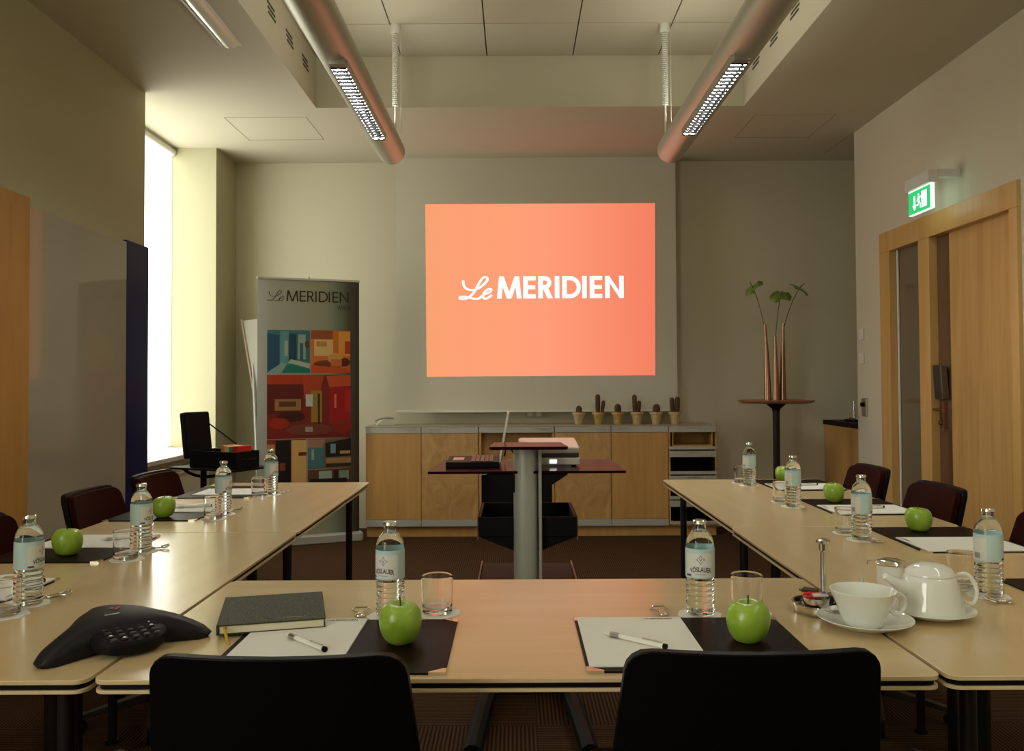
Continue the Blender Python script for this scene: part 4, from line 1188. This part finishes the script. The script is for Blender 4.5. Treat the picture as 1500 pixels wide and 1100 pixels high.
kp = Matrix.Translation((0, 0, .010)) @ Mk @ Matrix.Rotation(.18, 4, 'X')
b = B().lathe([(0, -.001), (.062, .004), (.066, .012), (.064, .024), (.058, .028), (0, .028)], n=48, M4=kp, sy=.80)
b.build('keypad_disc', M['black'], t)
b = B()
for i in range(5):
    for j in range(4):
        x_, y_ = -.038 + i * .019, -.032 + j * .0155
        b.lathe([(0, .027), (.0062, .027), (.0058, .031), (0, .0318)], (x_, y_, 0), 12, M4=kp, sy=.8)
b.build('keys', mat('phone_keys', A(.02, .02, .022), .3), t)
b = B()
for x_, y_ in ((-.038, -.0165), (.038, .0145), (.038, -.001), (-.019, -.032)):
    b.lathe([(0, .0322), (.003, .0322), (0, .0325)], (x_, y_, 0), 8, M4=kp)
b.build('key_marks', M['paper'], t)
b = B(); Lm = Matrix.Translation((0, 0, .0632))
for k in range(3):
    a = math.radians(250 + 120 * k + 60)
    b.flat([(0, 0), (.008 * math.cos(a - .5), .008 * math.sin(a - .5)), (.012 * math.cos(a), .012 * math.sin(a)), (.008 * math.cos(a + .5), .008 * math.sin(a + .5))], Lm)
b.build('red_emblem', M['red'], t, smooth=False, recalc=False)
b = B(); Lm = Matrix.Translation((.010, -.036, .0608)) @ Matrix.Rotation(ka + PI / 2, 4, 'Z') @ Matrix.Rotation(.12, 4, 'X')
b.flat([(-.013, -.002), (.013, -.002), (.013, .002), (-.013, .002)], Lm); b.build('name_strip', M['steel'], t, smooth=False, recalc=False)

# ================================================================== TEA SERVICE
def ring_handle(b, cx, cy, cz, pts, r, dirx=1):
    b.tube([(cx + p[0] * dirx, cy, cz + p[1]) for p in catmull(pts, 5)], r, 12)


o = B().lathe([(0, 0), (.045, 0), (.048, .003), (.075, .010), (.0905, .019), (.0898, .0205), (.073, .0135), (.045, .0065), (.040, .005), (0, .005)], n=72).build('saucer', M['whitec'])
o.location = (.690, 1.718, ZTB); tag(o, 'white saucer under the wide white teacup', 'saucer')
t = thing('teacup', 'wide white teacup standing empty on its saucer', 'cup', (.684, 1.712, ZTB + .006))
B().lathe([(0, 0), (.034, 0), (.037, .003), (.043, .018), (.050, .038), (.0585, .058), (.0632, .069), (.0622, .0698), (.0568, .058), (.047, .036), (.040, .018), (.033, .006), (0, .005)], n=72).build('cup_bowl', M['whitec'], t, ang=1.2)
b = B(); ring_handle(b, .0, 0, .0, [(.0535, .052), (.062, .060), (.076, .058), (.083, .046), (.080, .030), (.068, .020), (.057, .024), (.0485, .035)], .0040)
b.build('handle', M['whitec'], t, ang=1.5)
t = thing('teaspoon', 'metal teaspoon on saucer, handle end showing behind the cup', 'spoon', (.715, 1.790, ZTB + .02), 0)
B().tube([(-.008, -.022, -.002), (.0, .0, .010), (.010, .03, .036), (.014, .040, .050)], [.003, .0025, .003, .004], 8).build('spoon_handle', M['steel'], t)
B().lathe([(0, 0), (.010, .001), (.013, .004)], n=20, M4=Matrix.Translation((-.008, -.030, -.006)), sy=1.4).build('spoon_bowl', M['steel'], t)

o = B().lathe([(0, 0), (.045, 0), (.048, .003), (.072, .008), (.087, .016), (.0863, .0175), (.070, .0115), (.045, .0065), (0, .006)], n=72).build('saucer', M['whitec'])
o.location = (.856, 1.795, ZTB); tag(o, 'white plate under the white teapot', 'saucer')
t = thing('teapot', 'white conical teapot with domed lid and ring handle', 'teapot', (.856, 1.795, ZTB + .0065))
B().lathe([(0, 0), (.064, 0), (.0665, .003), (.064, .016), (.0575, .045), (.0520, .068), (.0495, .079), (.047, .080), (0, .080)], n=72).build('pot_body', M['whitec'], t, ang=1.0)
B().lathe([(.0490, .0800), (.0492, .0815), (.047, .0865), (.040, .094), (.028, .1005), (.014, .1035), (0, .104)], n=72).build('lid', M['whitec'], t, ang=1.2)
b = B()
sp = catmull([(-.040, 0, .046), (-.058, -.004, .055), (-.074, -.008, .064), (-.098, -.012, .079)], 5)
b.tube(sp, [.019 - .0125 * k / (len(sp) - 1) for k in range(len(sp))], 16); b.build('spout', M['whitec'], t, ang=1.2)
b = B(); ring_handle(b, 0, 0, 0, [(.050, .070), (.060, .078), (.078, .078), (.090, .064), (.097, .044), (.095, .028), (.088, .018), (.076, .020), (.066, .028)], .0044)
b.build('handle', M['whitec'], t, ang=1.5)
t = thing('milk_jug', 'small white jug with metal lid behind the teapot', 'jug', (.858, 1.985, ZTB))
B().lathe([(0, 0), (.030, 0), (.032, .004), (.031, .06), (.0305, .066), (0, .066)], n=48).build('jug_body', M['whitec'], t)
B().lathe([(.033, .066), (.034, .069), (.030, .074), (.018, .078), (0, .079)], n=48).build('metal_lid', M['chrome'], t)
B().tube([(-.025, -.005, .074), (-.045, -.01, .077), (-.058, -.012, .076), (-.059, -.012, .069)], .0016, 8).build('lid_lever', M['chrome'], t)

t = thing('condiment_stand', 'round chrome condiment stand with upright post beside the teacup', 'stand', (.650, 1.835, ZTB))
B().lathe([(0, .002), (.055, 0), (.062, .002), (.066, .018), (.0655, .020), (.0605, .005), (0, .005)], n=64).build('tray', M['chrome'], t)
B().lathe([(0, .005), (.008, .005), (.008, .011), (.0062, .016), (.0058, .125), (.0082, .128), (.0088, .142), (.014, .145), (.0145, .149), (.008, .152), (0, .152)], n=32).build('post', M['chrome'], t)
for k, a in enumerate((math.radians(225), math.radians(115), math.radians(350))):
    cx, cy = .034 * math.cos(a), .034 * math.sin(a)
    o = B().lathe([(0, .010), (.023, .010), (.026, .014), (.0275, .036), (.0267, .036), (.0250, .016), (0, .030)], (cx, cy, 0), 40).build('dish', M['chrome'], t)
rn = random.Random(3)
for n_, (cx, cy, col, lb) in enumerate([(-.034, -.028, 'red', 'red sugar sachet lying in the front dish of the chrome stand'), (-.020, -.030, 'white_label', 'white and purple sachet lying in the front dish of the chrome stand'), (-.018, .030, 'stem', 'brown sachet in the rear dish of the chrome stand'), (-.030, -.018, 'red', 'second red sachet, behind in the front dish')]):
    o = B().prism(rrect(-.016, .016, -.010, .010, .002), 0, .006, Matrix.Rotation(rn.uniform(-.3, .3), 4, 'X') @ Matrix.Rotation(rn.uniform(-.6, .6), 4, 'Z'), mi=0)
    if n_ == 1: o.flat([(.004, -.008), (.014, -.008), (.014, .006), (.004, .006)], Matrix.Translation((0, 0, .0085)), mi=1)
    o = o.build('sugar_sachet', [M[col], M['purple']], bevel=.002)
    o.location = (.650 + cx, 1.835 + cy, ZTB + .0345 + .004 * (n_ % 2)); tag(o, lb, 'sachet', 'sachets in the condiment stand')

t = thing('condiment_stand', 'small chrome condiment stand on the side cabinet in the nook', 'stand', (2.70, 6.88, .892))
B().lathe([(0, .002), (.066, 0), (.075, .022), (.070, .005), (0, .005)], n=48).build('tray', M['chrome'], t)
B().cyl((0, 0), .007, .005, .165, 16).build('post', M['chrome'], t)
B().lathe([(0, .006), (.03, .006), (.033, .035), (0, .035)], (-.03, -.02, 0), 24).build('dish', M['chrome'], t)
o = B().cyl((0, 0), .024, 0, .085, 20).build('red_jar', M['redwood']); o.location = (2.80, 6.85, .892)
tag(o, 'small reddish jar on the side cabinet beside the chrome stand', 'jar')
